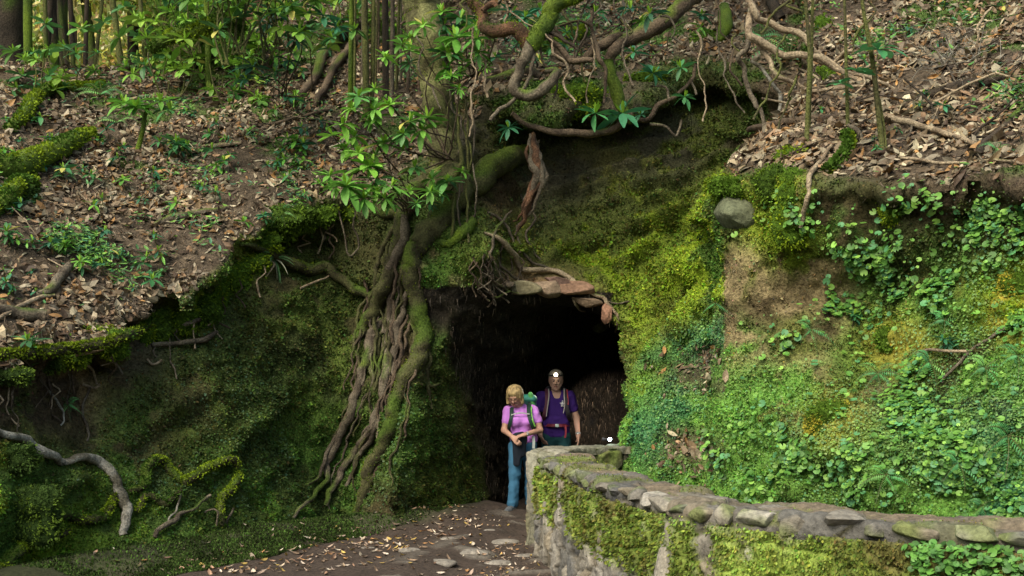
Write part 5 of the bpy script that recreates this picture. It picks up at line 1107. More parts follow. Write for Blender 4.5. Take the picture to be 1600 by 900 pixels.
# overhang moss cushions
for k, (x, y, r, a_) in enumerate([(20,592,20,(1.6,.8,.7)),(75,572,18,(1.5,.8,.8)),(120,560,22,(1.2,.8,1)),(178,545,20,(1.1,.8,1.2)),(240,512,24,(1,.8,1.3)),(292,500,20,(1,.8,1.2)),(335,470,22,(1,.8,1.4)),(372,432,20,(1.2,.8,1.2)),(430,362,22,(1.4,.8,.8)),(500,338,24,(1.3,.8,.8)),(545,330,18,(1.2,.8,.8)),(275,485,26,(1,.8,1.1)),(310,478,30,(1.2,.8,.9)),(355,440,26,(1.1,.8,1)),(392,412,22,(1,.8,1)),(410,375,30,(1.2,.8,.8)),(455,332,32,(1.2,.8,.7)),(215,520,22,(1.1,.8,1.1)),(150,515,22,(1.2,.8,.7)),(1145,295,40,(1.2,.8,.55)),(1205,290,30,(1.1,.7,1)),(1240,245,24,(1,.8,.9)),(1235,300,26,(.9,.7,1.4)),(1232,360,26,(1,.6,1.4)),(1287,120,18,(.8,.8,1.3)),(1285,40,14,(.9,.7,1.4)),(1590,450,30,(1,.6,1.3)),(1300,655,34,(1.2,.4,.9)),(40,800,50,(1.4,.7,1)),(20,720,34,(1.4,.7,.8)),(30,300,24,(1.4,.8,.8)),(1395,330,20,(1,.6,1.3)),(1095,60,20,(1.2,.7,1)),(1010,300-175,26,(1.2,.8,.8)),(890,150,30,(1.5,.8,.8)),(1385,535,20,(1.1,.5,1))]):
    p, nn = hit(x, y); r_ = r * p[1] / FPX; n = int(r * r * 2.6)
    V0, F0 = blob_rock(p - nn * r_ * .35, r_ * .9, a_[0] * 1.1, a_[1], a_[2], k + 50, 4, .75); rt = empty("moss_cushion", tuple(p)); cM1, cM2 = (np.array([.17,.24,.012]), np.array([.08,.15,.015])) if k % 4 else (np.array([.11,.18,.015]), np.array([.06,.11,.015]))
    if x < 120: cM1, cM2 = np.array([.10,.16,.02]), np.array([.05,.09,.02])
    if x in (1590, 1300): cM1 = np.array([.30, .26, .03])
    part("clump", V0, F0, M_terrain, rt, np.tile(cM2 * .7, (len(V0), 1)))
    i = RS.randint(len(V0), size=n); D = V0[i] - p; D /= np.linalg.norm(D, axis=1, keepdims=True)
    f = sstep(fbm(V0[i] + 5, 7, 2), -.25, .3)[:, None]; C = (cM1 * f + cM2 * (1 - f)) * (.6 + .8 * RS.rand(n, 1))
    V, F_ = scatter_arrays(MV, MF, V0[i] + jit(n, .012), D + jit(n, .35) + np.array([0, 0, -.3]), (.012 + .018 * RS.rand(n)) * p[1] / 9)
    part("shoots", V, F_, M_moss, rt, np.repeat(C, 5, 0), False)['kind'] = 'stuff'
    tag(rt, ("big " if r > 31 else "small " if r < 22 else "") + ("golden" if x in (1590, 1300) else "bright") + " moss cushion " + near(x, y), "moss cushion", "moss cushions on the left rim" if x < 500 and y < 560 and y > 320 else ("moss cushions on the right bank" if x > 1000 else "moss cushions elsewhere"))
# ------------------------------------------------------------------ people: bodies grown as one continuous surface
def sdf_mesh(prims, res, k=.02, pad=.03, lo=None, hi=None, hook=None):
    """prims: ('c', a, b, ra, rb[, squash]) tapered limbs, ('e', centre, radii) ellipsoids, ('-e', ...) hollows; k may be the last item as ('k', v)"""
    A = []
    for p in prims:
        if p[0] == 'c': A += [np.minimum(p[1], p[2]) - max(p[3], p[4]) * 1.3, np.maximum(p[1], p[2]) + max(p[3], p[4]) * 1.3]
        elif p[0] == 'e': A += [np.array(p[1]) - p[2], np.array(p[1]) + p[2]]
    A = np.array(A); lo = A.min(0) - pad if lo is None else lo; hi = A.max(0) + pad if hi is None else hi
    ax = [np.arange(lo[i], hi[i] + res, res) for i in range(3)]
    F = np.full([len(a) for a in ax], -1.0, dtype=np.float32)
    for p in prims:
        if p[0] == 'c':
            a, b, ra, rb = np.array(p[1], float), np.array(p[2], float), p[3], p[4]; sq = p[5] if len(p) > 5 else (1, 1, 1); kk = p[6] if len(p) > 6 else k
            m = max(ra, rb) * 1.5 + kk + .03; l_, h_ = np.minimum(a, b) - m, np.maximum(a, b) + m
        else:
            a, r = np.array(p[1], float), np.array(p[2], float); kk = p[3] if len(p) > 3 else k; m = kk + .03; l_, h_ = a - r - m, a + r + m
        sl = tuple(slice(max(0, int((l_[i] - lo[i]) / res)), min(len(ax[i]), int((h_[i] - lo[i]) / res) + 2)) for i in range(3))
        if any(q.start >= q.stop for q in sl): continue
        X, Y, Z = np.meshgrid(*[ax[i][sl[i]] for i in range(3)], indexing='ij'); Q = np.stack([X, Y, Z], -1)
        if p[0] == 'c':
            s_ = np.array(sq, float); d_ = (b - a) / s_; q = (Q - a) / s_; t = np.clip((q @ d_) / (d_ @ d_ + 1e-12), 0, 1)
            v = (ra + (rb - ra) * t) - np.linalg.norm(q - t[..., None] * d_, axis=-1); v = v * s_.min()
        else:
            q = (Q - a) / r; n_ = np.linalg.norm(q, axis=-1); v = (1 - n_) * r.min() * 1.0
        if p[0] == '-e': F[sl] = smin(F[sl], -v.astype(np.float32), kk)
        else: F[sl] = smax(F[sl], v.astype(np.float32), kk)
    if hook: F = hook(F, ax)
    V, Q = surface_nets(F, *ax); N = vert_normals(V, Q)
    cen = V.mean(0)
    if ((V - cen) * N).sum() < 0: Q = Q[:, ::-1]
    for _ in range(1):
        e = np.concatenate([Q[:, [0, 1]], Q[:, [1, 2]], Q[:, [2, 3]], Q[:, [3, 0]]]); s = np.zeros_like(V); n_ = np.maximum(np.bincount(e[:, 0], minlength=len(V)), 1)
        for a_ in range(3): s[:, a_] = np.bincount(e[:, 0], V[e[:, 1], a_], minlength=len(V))
        V = V * .6 + .4 * s / n_[:, None]
    return V, Q
v3 = lambda *a: np.array(a, float)
M_skin = col_mat("skin", .5, 60, .06, .001, spec=.35); M_cloth = col_mat("cloth", .85, 260, .12, .002, spec=.15); M_hair = col_mat("hair", .6, 120, .35, .006, spec=.3)
M_gear = col_mat("nylon_gear", .6, 180, .12, .002, spec=.3); M_metal = col_mat("metal_bits", .3, 60, .05, 0, spec=.5)
def head_prims(c, f, s, fem):
    """c: centre of the skull, f: facing unit vector (may point down), s: scale"""
    f = f / np.linalg.norm(f); r = np.cross(f, v3(0, 0, 1)); r /= np.linalg.norm(r); u = np.cross(r, f)
    L = lambda x, y, z: c + s * (r * x + f * y + u * z)
    P = [('c', L(0,-.012,.03), L(0,-.03,.0), .088*s, .088*s), ('c', L(0,.012,.03), L(0,.028,-.07), .072*s, .05*s), ('c', L(0,.035,-.09), L(0,.045,-.098), .032*s, .026*s),
         ('c', L(-.045,.02,-.045), L(-.025,.05,-.085), .03*s, .02*s), ('c', L(.045,.02,-.045), L(.025,.05,-.085), .03*s, .02*s),
         ('c', L(0,.083,.015), L(0,.106,-.022), .008*s, .014*s, (1,1,1), .012), ('c', L(-.011,.095,-.026), L(.011,.095,-.026), .009*s, .009*s, (1,1,1), .008),
         ('c', L(-.03,.076,.026), L(.03,.076,.026), .014*s, .014*s, (1,1,1), .015), ('c', L(-.036,.06,-.012), L(-.03,.07,-.03), .02*s, .016*s), ('c', L(.036,.06,-.012), L(.03,.07,-.03), .02*s, .016*s),
         ('c', L(-.02,.082,-.056), L(.02,.082,-.056), .007*s, .007*s, (1,1,1), .006), ('c', L(-.016,.080,-.067), L(.016,.080,-.067), .007*s, .007*s, (1,1,1), .006),
         ('-e', L(-.031,.092,.006), v3(.014,.014,.010)*s, .008), ('-e', L(.031,.092,.006), v3(.014,.014,.010)*s, .008),
         ('e', L(-.031,.077,.005), v3(.011,.011,.011)*s, .003), ('e', L(.031,.077,.005), v3(.011,.011,.011)*s, .003),
         ('c', L(-.083,-.012,.01), L(-.083,-.008,-.03), .016*s, .010*s, (.6,1,1), .01), ('c', L(.083,-.012,.01), L(.083,-.008,-.03), .016*s, .010*s, (.6,1,1), .01)]
    return P, L
def hand_prims(wr, d, palm_n, s, curl=.5, side=1):
    """wr wrist, d towards the finger tips, palm_n the way the palm faces"""
    d = d / np.linalg.norm(d); x = np.cross(d, palm_n); x /= np.linalg.norm(x); n = np.cross(x, d)
    P = [('c', wr, wr + d*.03*s, .024*s, .026*s)]
    for k, o in enumerate((-.028, -.010, .009, .027)):
        kn = wr + d*.088*s + x*o*s*side; P.append(('c', wr + d*.02*s + x*o*.7*s*side, kn, .014*s, .0105*s, (1,1,1), .012))
        L_ = (.036, .043, .040, .031)[k] * s; a = curl*.7; e = kn + (d*math.cos(a) + n*math.sin(a))*L_; a2 = curl*1.9; g = e + (d*math.cos(a2) + n*math.sin(a2))*L_*.65; a3 = curl*2.6; h = g + (d*math.cos(a3) + n*math.sin(a3))*L_*.5
        P += [('c', kn, e, .0095*s, .0085*s, (1,1,1), .004), ('c', e, g, .0085*s, .0078*s, (1,1,1), .004), ('c', g, h, .0078*s, .0068*s, (1,1,1), .004)]
    t0 = wr + d*.025*s - x*.024*s*side; t1 = t0 + (d*.55 - x*.6*side + n*.4)*.042*s; t2 = t1 + (d*.85 - x*.15*side + n*.45)*.032*s
    P += [('c', t0, t1, .014*s, .011*s, (1,1,1), .008), ('c', t1, t2, .0105*s, .0085*s, (1,1,1), .004)]
    return P
def sk(V, base, L=None, s=1):
    return np.tile(base, (len(V), 1)) * (1 + .10 * fbm(V, 18, 2))[:, None]
def face_paint(V, C, L, s, lips, brow):
    for x in (-.031, .031):
        dd = np.linalg.norm(V - L(x, .088, .005), axis=1); C[dd < .010*s] = (.03, .03, .035)
        dd = np.linalg.norm((V - L(x, .086, .026)) / v3(.018, .014, .005) / s, axis=1); C[dd < 1] = brow
    dd = np.linalg.norm((V - L(0, .088, -.061)) / v3(.022, .012, .009) / s, axis=1); C[dd < 1] = lips
    return C
def ribbon(pts, wd, th, nrm, mat, name, root, col):
    """a strap: flat band through points, with thickness"""
    P = resample(catmull(pts, 60), .015); T_ = np.gradient(P, axis=0); T_ /= np.linalg.norm(T_, axis=1, keepdims=True); nn = np.broadcast_to(np.array(nrm, float), P.shape); X = np.cross(T_, nn); X /= np.linalg.norm(X, axis=1, keepdims=True); Nn = np.cross(X, T_)
    q = [P + X*wd/2 + Nn*th, P - X*wd/2 + Nn*th, P - X*wd/2 - Nn*th, P + X*wd/2 - Nn*th]; V = np.stack(q, 1).reshape(-1, 3); n = len(P)
    i = np.arange(n - 1)[:, None]*4; j = np.arange(4)[None]; Fq = np.stack([i + j, i + 4 + j, i + 4 + (j + 1) % 4, i + (j + 1) % 4], -1).reshape(-1, 4); Fq = np.vstack([Fq, [[3,2,1,0]], [[n*4-4, n*4-3, n*4-2, n*4-1]]])
    return part(name, V, Fq, mat, root, np.tile(col, (len(V), 1)), False)

# ---- woman
RESB = .009
wx, wy = .13, 12.3; wz = on_ground(wx, wy)[2]; O = v3(wx, wy, wz)
pz = lambda x, y, z: O + v3(x, y, z)
woman = empty("person", tuple(O)); tag(woman, "woman in a lilac t-shirt and jeans looking down at her hands by the tunnel wall", "person")
hc = pz(-.095, -.10, 1.415); hf = v3(-.22, -.80, -.50)
HP, HL = head_prims(hc, hf, .98, True)
LS_, RS_ = pz(.145, .02, 1.245), pz(-.175, .0, 1.245)       # shoulders (image right, image left)
LE, RE = pz(.215, -.03, 1.00), pz(-.225, -.05, 1.00)
LW, RW = pz(.03, -.235, .955), pz(-.125, -.215, .925)
torso = [('c', pz(-.01,.02,1.19), pz(0,.02,1.0), .112, .105, (1.25,.85,1)), ('c', pz(0,.02,1.0), pz(.01,.03,.86), .105, .125, (1.25,.9,1)), ('c', RS_ + [.03,0,0], LS_ - [.03,0,0], .058, .058)]
armsP = [('c', LS_, LE, .050, .038), ('c', LE, LW, .038, .025), ('c', RS_, RE, .050, .038), ('c', RE, RW, .038, .025)]
legsP = [('c', pz(.08,.02,.80), pz(.105,.05,.45), .086, .055), ('c', pz(.105,.05,.45), pz(.10,.10,.08), .055, .038), ('c', pz(-.075,0,.80), pz(-.10,-.05,.45), .086, .055), ('c', pz(-.10,-.05,.45), pz(-.115,-.07,.08), .055, .038),
         ('c', pz(.10,.10,.05), pz(.13,-.04,.035), .034, .026), ('c', pz(-.115,-.06,.05), pz(-.165,-.20,.035), .034, .026)]
body = HP + [('c', hc + v3(.02,.02,-.05), pz(-.015,.02,1.25), .047, .055)] + torso + armsP + legsP + hand_prims(LW, v3(-.85,-.25,-.2), v3(.1,.3,-1), .95, .55, 1) + hand_prims(RW, v3(.45,-.45,-.45), v3(.4,.6,-.4), .95, .6, -1)
V, Fq = sdf_mesh(body, .0065, .018); C = face_paint(V, sk(V, (.42,.24,.17)), HL, .98, (.36,.11,.10), (.22,.15,.08)); part("body", V, Fq, M_skin, woman, C)
shirt = [('c', pz(-.01,.02,1.19), pz(0,.015,1.02), .128, .118, (1.25,.88,1)), ('c', pz(0,.015,1.02), pz(.01,.025,.90), .118, .136, (1.25,.92,1)), ('c', RS_ + [.02,0,-.004], LS_ - [.02,0,.004], .060, .060),
         ('e', pz(-.075,-.085,1.115), v3(.078,.065,.072), .05), ('e', pz(.055,-.085,1.115), v3(.078,.065,.072), .05), ('c', LS_, LS_*.45 + LE*.55, .060, .057), ('c', RS_, RS_*.45 + RE*.55, .060, .057), ('c', pz(-.02,0,1.24), pz(-.02,-.01,1.27), .068, .062)]
def cloth(name, prims, root, col, res=.010, a=.013, k=.03, cut=None):
    def hook(F, ax):
        if cut is not None:
            X, Y, Z = np.meshgrid(*ax, indexing='ij'); F = np.minimum(F, cut(X, Y, Z).astype(np.float32))
        return F
    V, Fq = sdf_mesh(prims, res, k, hook=hook if cut is not None else None); N = vert_normals(V, Fq); V = V + N * (a * fbm(V * [1, 1, .6], 16, 2) + a * .6 * fbm(V * [1,1,2.2], 12, 2))[:, None]
    return part(name, V, Fq, M_cloth, root, np.tile(col, (len(V), 1)) * (1 + .12 * fbm(V, 10, 2))[:, None])
cloth("shirt", shirt, woman, (.50,.20,.62), cut=lambda X, Y, Z: Z - (O[2] + .835))
jeans = [('c', pz(.01,.03,.90), pz(.0,.03,.82), .118, .125, (1.25,.95,1)), ('c', pz(.08,.02,.80), pz(.105,.045,.45), .098, .073), ('c', pz(.105,.045,.45), pz(.10,.09,.10), .073, .066), ('c', pz(-.075,0,.80), pz(-.10,-.06,.45), .098, .073), ('c', pz(-.10,-.06,.45), pz(-.12,-.08,.10), .073, .066)]
cloth("jeans", jeans, woman, (.045,.14,.24), a=.014)
def shoe(toe, heel, root, col):
    d_ = toe - heel; d_ /= np.linalg.norm(d_); V, Fq = sdf_mesh([('c', heel + [0,0,.04], heel + d_*.13 + [0,0,.035], .046, .044, (1,1,1)), ('c', heel + d_*.13 + [0,0,.03], toe + [0,0,.022], .043, .034), ('c', heel + [0,0,.05], heel + [0,0,.105], .045, .047)], .009, .02)
    V[:, 2] = np.maximum(V[:, 2], heel[2] - .012); C = np.tile(col, (len(V), 1)); C[V[:, 2] < heel[2] + .012] = (.02,.02,.02); return part("boot", V, Fq, M_gear, root, C)
shoe(pz(-.205,-.30,0), pz(-.125,-.07,0), woman, (.11,.12,.13)); shoe(pz(.14,-.11,0), pz(.10,.10,0), woman, (.05,.055,.06))
# hair: a layered bob with a fringe falling forward
hp = [('c', HL(0,-.02,.045), HL(0,-.045,.0), .103, .100), ('c', HL(-.075,-.01,.02), HL(-.092,.03,-.075), .034, .022), ('c', HL(.075,-.01,.02), HL(.092,.03,-.075), .034, .022), ('c', HL(0,-.07,0), HL(0,-.085,-.08), .07, .045), ('c', HL(-.045,.045,.085), HL(-.082,.05,.0), .028, .014), ('c', HL(.03,.05,.085), HL(.080,.05,.01), .028, .014), ('c', HL(-.035,.055,.080), HL(.04,.055,.080), .024, .024),
      ('-e', HL(0,.11,-.035), v3(.062,.065,.072), .015)]
V, Fq = sdf_mesh(hp, .007, .02); N = vert_normals(V, Fq); V = V + N * (.006 * fbm(V * [1,1,.35], 60, 2))[:, None]; part("hair", V, Fq, M_hair, woman, np.tile((.36,.26,.12), (len(V), 1)) * (1 + .8 * fbm(V * [1,1,.2], 55, 2))[:, None])
# glasses
a = Acc()
for x in (-.031, .031):
    th = np.linspace(0, 2*np.pi, 17); V, Fl, Nn = tube(np.array([HL(x + .022*math.cos(t), .102, .002 + .016*math.sin(t)) for t in th]), np.full(17, .0022), 5, 0); a.add(V, Fl, (.10,.05,.03))
V, Fl, Nn = tube(np.array([HL(-.009,.102,.004), HL(0,.106,.006), HL(.009,.102,.004)]), np.full(3, .0022), 5, 0); a.add(V, Fl, (.10,.05,.03))
for sg in (-1, 1): V, Fl, Nn = tube(np.array([HL(sg*.053,.10,.004), HL(sg*.078,.05,.006), HL(sg*.088,0,.0)]), np.full(3, .002), 5, 0); a.add(V, Fl, (.10,.05,.03))
gl = a.build("glasses", M_metal, None, True, tuple(HL(0,.1,0))); tag(gl, "thin brown framed glasses on the face of the woman in lilac", "glasses")
# watch
def watch(p, d_, r, lab):
    d_ = d_ / np.linalg.norm(d_); P = np.array([p - d_*.011, p + d_*.011]); V, Fl, Nn = tube(P, np.full(2, r), 16, 0); rt = empty("wristwatch", tuple(p)); part("band", V, Fl, M_metal, rt, np.tile((.35,.35,.36), (len(V), 1)))
    q = p + v3(-.2,-1,.15) / 1.04 * r; V, Fl, Nn = tube(np.array([q, q + v3(0,-.008,0)]), np.array([.017,.016]), 14, 0); part("dial", V, Fl, M_metal, rt, np.tile((.75,.75,.72), (len(V), 1))); tag(rt, lab, "watch")
watch(LW + (LE - LW)*.10, LE - LW, .031, "silver watch on the wrist of the woman in lilac")
# dark jacket tied and hanging from her hands
cl = [('c', pz(-.10,-.20,.92), pz(-.02,-.19,.94), .036, .045, (1,.6,1)), ('c', pz(-.06,-.19,.90), pz(-.075,-.19,.60), .060, .040, (1.1,.5,1)), ('c', pz(0,-.18,.90), pz(.0,-.17,.72), .050, .040, (1.1,.5,1))]
V, Fq = sdf_mesh(cl, .009, .03); N = vert_normals(V, Fq); V = V + N*(.010*fbm(V*[1,1,.4], 22, 2))[:, None]
o = mesh_obj("jacket", V, Fq, M_cloth, None, np.tile((.012,.016,.024), (len(V), 1)), loc=tuple(pz(-.05,-.19,.9))); tag(o, "black folded jacket dangling from the woman's hands in front of her jeans", "jacket")
# camera / phone in her hands
def boxy(c, sx, sy, sz, bev=.15):
    V, Fq = blob_rock(c, 1, sx, sy, sz, 1, 3, 0); q = V - np.array(c); s_ = np.array([sx, sy, sz]); q = q / s_; q = q / np.abs(q).max(1, keepdims=True) ** .8; return np.array(c) + q * s_ * .95, Fq
# backpack of the woman
def backpack(name_lab, c, w_, d_, h_, col, col2, lid, straps, root_loc, extra=None):
    rt = empty("backpack", root_loc); V, Fq = sdf_mesh([('c', c - [0,0,h_*.32], c + [0,0,h_*.30], w_*.46, w_*.42, (1, d_/w_, 1)), ('c', c - [w_*.2,0,h_*.36], c + [w_*.2,0,-h_*.36], .09, .09)], .012, .03)
    N = vert_normals(V, Fq); V = V + N*(.008*fbm(V, 12, 2))[:, None]; part("pack_bag", V, Fq, M_gear, rt, np.tile(col, (len(V), 1)))
    V, Fq = sdf_mesh([('c', c + [-w_*.22,-.01,h_*.42], c + [w_*.22,-.01,h_*.42], .072, .072, (1, 1.2, .8))], .010, .02); part("lid", V, Fq, M_gear, rt, np.tile(lid, (len(V), 1)))
    for k, (pts, wd, cc) in enumerate(straps): ribbon(pts, wd, .006, (0,-1,.25), M_gear, "strap", rt, cc)
    tag(rt, name_lab, "backpack"); return rt
backpack("green and teal backpack worn by the woman in lilac, its lid showing beside her head", pz(.05,.235,1.17), .30, .20, .50, (.02,.10,.09), (.10,.35,.10), (.05,.26,.20),
  [([pz(.10,.14,1.30), pz(.085,.03,1.325), pz(.075,-.07,1.26), pz(.085,-.155,1.16), pz(.13,-.13,1.04), pz(.165,.03,.97)], .05, (.012,.035,.025)), ([pz(.112,-.045,1.29), pz(.105,-.085,1.235), pz(.118,-.158,1.14), pz(.15,-.14,1.05)], .016, (.16,.42,.06)),
   ([pz(-.10,.14,1.29), pz(-.125,.03,1.322), pz(-.135,-.06,1.26), pz(-.14,-.145,1.16), pz(-.165,-.11,1.04), pz(-.17,.03,.98)], .045, (.012,.035,.025)), ([pz(-.14,-.150,1.19), pz(-.03,-.165,1.215), pz(.085,-.16,1.20)], .014, (.30,.32,.30)), ([pz(.13,-.11,.93), pz(.135,-.135,.85), pz(.132,-.135,.78)], .034, (.38,.42,.40))],
  tuple(pz(.05,.235,.9)))
V, Fq = sdf_mesh([('c', pz(.10,.16,1.44), pz(.125,.20,1.30), .030, .034)], .008, .02); o_ = [o for o in COL.objects if o.name == "backpack"][0]; part("rolled_cover", V, Fq, M_gear, o_, np.tile((.12,.45,.12), (len(V), 1)))

# ---- man
mx, my = .59, 13.2; mz = on_ground(mx, my)[2]; O = v3(mx, my, mz)
man = empty("person", tuple(O)); tag(man, "man in a dark purple t-shirt standing behind the woman in the tunnel", "person")
mh = pz(-.01,-.05,1.645); HP, ML = head_prims(mh, v3(-.05,-1,-.12), 1.05, False)
LS2, RS2 = pz(.185,.01,1.44), pz(-.205,.01,1.44); LE2, RE2 = pz(.262,.02,1.16), pz(-.27,.03,1.16); LW2, RW2 = pz(.285,-.04,.925), pz(-.22,-.14,.95)
body = HP + [('c', mh + v3(0,.03,-.06), pz(-.005,.03,1.46), .056, .064), ('c', pz(0,.02,1.37), pz(0,.02,1.10), .130, .115, (1.25,.85,1)), ('c', pz(0,.02,1.10), pz(0,.02,.98), .115, .125, (1.25,.9,1)), ('c', RS2 + [.03,0,0], LS2 - [.03,0,0], .066, .066),
  ('c', LS2, LE2, .055, .043), ('c', LE2, LW2, .043, .029), ('c', RS2, RE2, .055, .043), ('c', RE2, RW2, .043, .029), ('c', pz(.09,.02,.90), pz(.10,0,.50), .095, .062), ('c', pz(.10,0,.50), pz(.10,.05,.09), .062, .042), ('c', pz(-.09,.02,.90), pz(-.12,0,.50), .095, .062), ('c', pz(-.12,0,.50), pz(-.13,.05,.09), .062, .042),
  ('c', pz(.10,.05,.05), pz(.12,-.12,.035), .036, .03), ('c', pz(-.13,.05,.05), pz(-.16,-.12,.035), .036, .03)] + hand_prims(LW2, v3(.02,-.12,-1), v3(-1,.1,0), 1.05, .45, -1) + hand_prims(RW2, v3(.3,-.5,-.8), v3(1,.2,0), 1.05, .4, 1)
V, Fq = sdf_mesh(body, .0070, .020); C = face_paint(V, sk(V, (.52,.31,.23)), ML, 1.05, (.30,.12,.10), (.20,.17,.14)); part("body", V, Fq, M_skin, man, C)
cloth("shirt", [('c', pz(0,.02,1.37), pz(0,.015,1.10), .148, .136, (1.25,.88,1)), ('c', pz(0,.015,1.10), pz(0,.015,.95), .136, .142, (1.25,.92,1)), ('c', RS2 + [.02,0,0], LS2 - [.02,0,0], .072, .072), ('c', LS2, LS2*.42 + LE2*.58, .068, .064), ('c', RS2, RS2*.42 + RE2*.58, .068, .064)], man, (.050,.020,.16),
      cut=lambda X, Y, Z: np.minimum(Z - (O[2] + .90), np.where(Z > O[2] + 1.42, np.abs(X - O[0]) * 1.1 - (Z - O[2] - 1.42) * .9 + (Y - O[1] + .02) * .8 - .005 + .02, 1)))
cloth("trousers", [('c', pz(0,.02,.98), pz(0,.02,.92), .128, .132, (1.2,.95,1)), ('c', pz(.09,.02,.90), pz(.10,0,.50), .108, .080), ('c', pz(.10,0,.50), pz(.10,.04,.10), .080, .070), ('c', pz(-.09,.02,.90), pz(-.12,0,.50), .108, .080), ('c', pz(-.12,0,.50), pz(-.13,.04,.10), .080, .070)], man, (.02,.075,.085), a=.009)
shoe(pz(.135,-.16,0), pz(.10,.06,0), man, (.05,.045,.04)); shoe(pz(-.175,-.16,0), pz(-.13,.06,0), man, (.05,.045,.04))
V, Fq = sdf_mesh([('c', ML(0,-.03,.055), ML(0,-.05,.0), .098, .098), ('-e', ML(0,.085,-.03), v3(.12,.075,.12), .02)], .008, .02); part("hair", V, Fq, M_hair, man, np.tile((.34,.29,.22), (len(V), 1)) * (1 + .4 * fbm(V, 60, 2))[:, None])
# emblem on the chest: a pale embroidered figure
a = Acc()
for (x, z, rx, rz_) in ((.075,1.375,.012,.014), (.072,1.345,.022,.020), (.098,1.350,.014,.007), (.050,1.352,.013,.007), (.062,1.318,.010,.014), (.085,1.315,.014,.009), (.102,1.325,.006,.012)):
    V, Fq = blob_rock(pz(x, -.118 + (1.37 - z) * .02, z), 1, rx, .014, rz_, int(x * 999), 3, .25); a.add(V, Fq, (.62,.62,.66))
a.build("emblem", M_cloth, man)
watch(LW2 + (LE2 - LW2)*.12, LE2 - LW2, .036, "silver watch on the hanging arm of the man in purple")
backpack("large dark backpack with red edged grey shoulder straps on the man in the tunnel", pz(0,.26,1.28), .34, .22, .58, (.02,.022,.03), (.2,.02,.02), (.03,.03,.04),
  [([pz(.11,.14,1.49), pz(.115,.02,1.53), pz(.115,-.08,1.46), pz(.12,-.125,1.34), pz(.15,-.12,1.20), pz(.18,.02,1.10)], .055, (.03,.025,.03)), ([pz(.138,-.02,1.525), pz(.142,-.09,1.45), pz(.148,-.13,1.33)], .014, (.35,.04,.05)), ([pz(.10,-.02,1.54), pz(.096,-.105,1.45), pz(.10,-.14,1.33), pz(.085,-.13,1.22)], .012, (.42,.38,.36)),
   ([pz(-.12,.14,1.49), pz(-.13,.02,1.53), pz(-.13,-.08,1.46), pz(-.135,-.125,1.34), pz(-.165,-.12,1.20), pz(-.18,.02,1.10)], .050, (.10,.03,.05)), ([pz(-.105,-.02,1.54), pz(-.105,-.11,1.44), pz(-.125,-.14,1.30), pz(-.14,-.13,1.18)], .012, (.42,.38,.36)),
   ([pz(-.17,.02,1.06), pz(-.10,-.125,1.06), pz(0,-.150,1.06), pz(.10,-.125,1.06), pz(.17,.02,1.06)], .040, (.16,.02,.035)), ([pz(.11,-.14,1.06), pz(.115,-.15,.98), pz(.105,-.15,.90)], .024, (.28,.03,.05))], tuple(pz(0,.26,1.0)))
bp2 = [o for o in COL.objects if o.name == "backpack.001"][0]
V, Fq = boxy(pz(.0,-.158,1.06), .026, .010, .022); part("buckle", V, Fq, M_metal, bp2, np.tile((.55,.66,.62), (len(V), 1)))
# headlamp
def glow_mat(name, c, e):
    m, n, b = new_mat(name); b.inputs["Base Color"].default_value = (*c, 1); b.inputs["Emission Color"].default_value = (*c, 1); b.inputs["Emission Strength"].default_value = e; return m
hl = empty("headlamp", tuple(ML(0,.09,.06))); tag(hl, "lit headlamp on the forehead of the man in the tunnel", "headlamp")
th = np.linspace(0, 2*np.pi, 33); V, Fl, Nn = tube(np.array([ML(.098*math.sin(t), -.02 + .104*math.cos(t), .078) for t in th]), np.full(33, .009), 6, 0); part("band", V, Fl, M_gear, hl, np.tile((.03,.03,.03), (len(V), 1)))
V, Fq = boxy(ML(0,.100,.086), .032, .020, .020); part("housing", V, Fq, M_gear, hl, np.tile((.05,.05,.05), (len(V), 1)))
V, Fq = blob_rock(ML(0,.124,.092), .023, 1, .45, 1, 1, 3, 0); part("lens", V, Fq, glow_mat("lamp_lens", (1,.93,.62), 9), hl, np.tile((1,1,1), (len(V), 1)))
ld = bpy.data.lights.new("headlamp_beam", 'SPOT'); ld.energy = 8; ld.spot_size = math.radians(110); ld.spot_blend = .8; ld.color = (1,.95,.75); ld.shadow_soft_size = .02
lo_ = bpy.data.objects.new("headlamp_beam", ld); COL.objects.link(lo_); lo_.parent = hl; lo_.location = Vector(ML(0,.16,.060)) - hl.location; lo_.rotation_euler = Vector((-.08,-1,-.30)).to_track_quat('-Z', 'Y').to_euler()
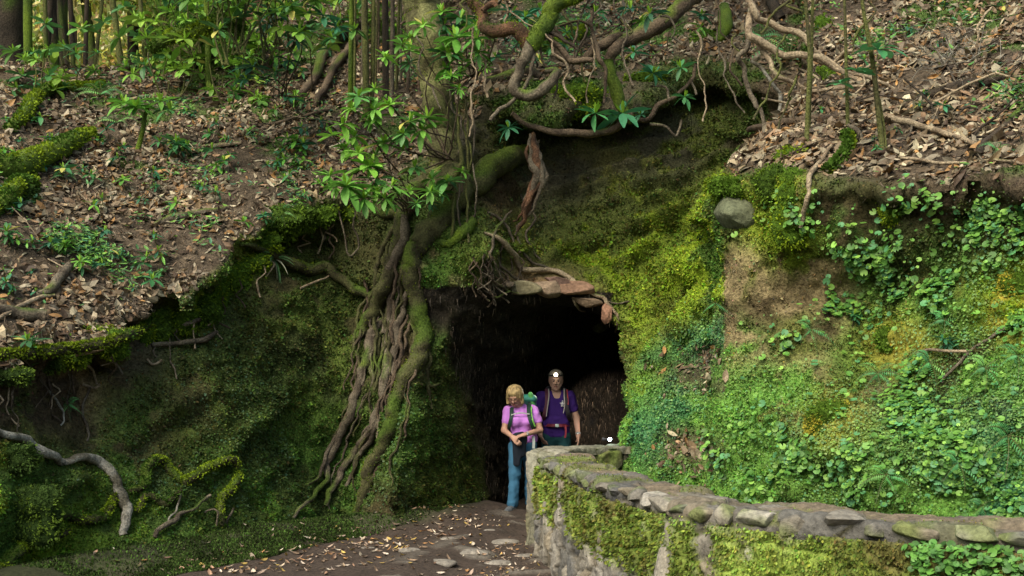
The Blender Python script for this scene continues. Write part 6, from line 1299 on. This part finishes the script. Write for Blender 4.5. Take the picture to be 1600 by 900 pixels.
# torch left burning on the channel wall
tx, ty = 1.08, 10.95; tz = TOPZ + .055
tor = empty("torch", (tx, ty, tz)); tag(tor, "small torch shining white on the end of the channel wall inside the tunnel", "torch")
V, Fl, Nn = tube(np.array([(tx,ty,tz+.018),(tx-.05,ty+.06,tz+.018),(tx-.07,ty+.085,tz+.02)]), np.array([.014,.014,.02]), 12, 0); part("barrel", V, Fl, M_gear, tor, np.tile((.03,.03,.035), (len(V), 1)))
V, Fq = blob_rock((tx-.005,ty-.012,tz+.022), .019, 1, 1, 1, 1, 3, 0); part("lens", V, Fq, glow_mat("torch_lens", (.75,.92,1), 14), tor, np.tile((1,1,1), (len(V), 1)))
ld = bpy.data.lights.new("torch_beam", 'SPOT'); ld.energy = 700; ld.spot_size = math.radians(17); ld.spot_blend = .9; ld.color = (1,.86,.72); ld.shadow_soft_size = .02
lo_ = bpy.data.objects.new("torch_beam", ld); COL.objects.link(lo_); lo_.parent = tor; lo_.location = (-.09, .12, .05); lo_.rotation_euler = Vector((.085,1,.015)).to_track_quat('-Z', 'Y').to_euler()
# shaggy dead roots hanging on the tunnel wall
tw = tun * (TV[:, 1] < 17) * (TV[:, 2] > .1); tf = tw[TF[:, 0]] * (np.abs(FN[:, 2]) < .6); n = 7000
P, N, vi = sample(n, FA * tf)
BL = (np.array([(-.05,0,0),(.05,0,0),(.06,.03,-1)]), [np.array([(0,1,2)])])
D = np.tile([[0,0,1.0]], (n,1)) + jit(n,.14); V, F_ = scatter_arrays(BL[0], BL[1], P + N*.02, D, (.03 + .08*RS.rand(n))); o = mesh_obj("dangling_rootlets", V, F_, M_litter, None, np.repeat(pick(n, [(.07,.05,.032),(.045,.032,.02),(.12,.09,.06),(.03,.022,.015)], .3), 3, 0), False)
tag(o, "shaggy dead rootlets and straw hanging down the tunnel walls", "rootlets", kind="stuff")

# ------------------------------------------------------------------ look-alikes in a group: told apart by their order
from collections import defaultdict
by = defaultdict(list)
for o in COL.objects:
    if o.parent is None and o.get("label"): by[o["label"]].append(o)
ORD = ["first", "second", "third", "fourth", "fifth", "sixth", "seventh", "eighth", "ninth", "tenth", "eleventh", "twelfth"]
for lab, lst in by.items():
    if 1 < len(lst) <= 12:
        lst.sort(key=lambda o: o.location.x / max(o.location.y, .1))
        for k, o in enumerate(lst): o["label"] = (ORD[k] if k else "leftmost") + (" from the left " if k else " ") + lab
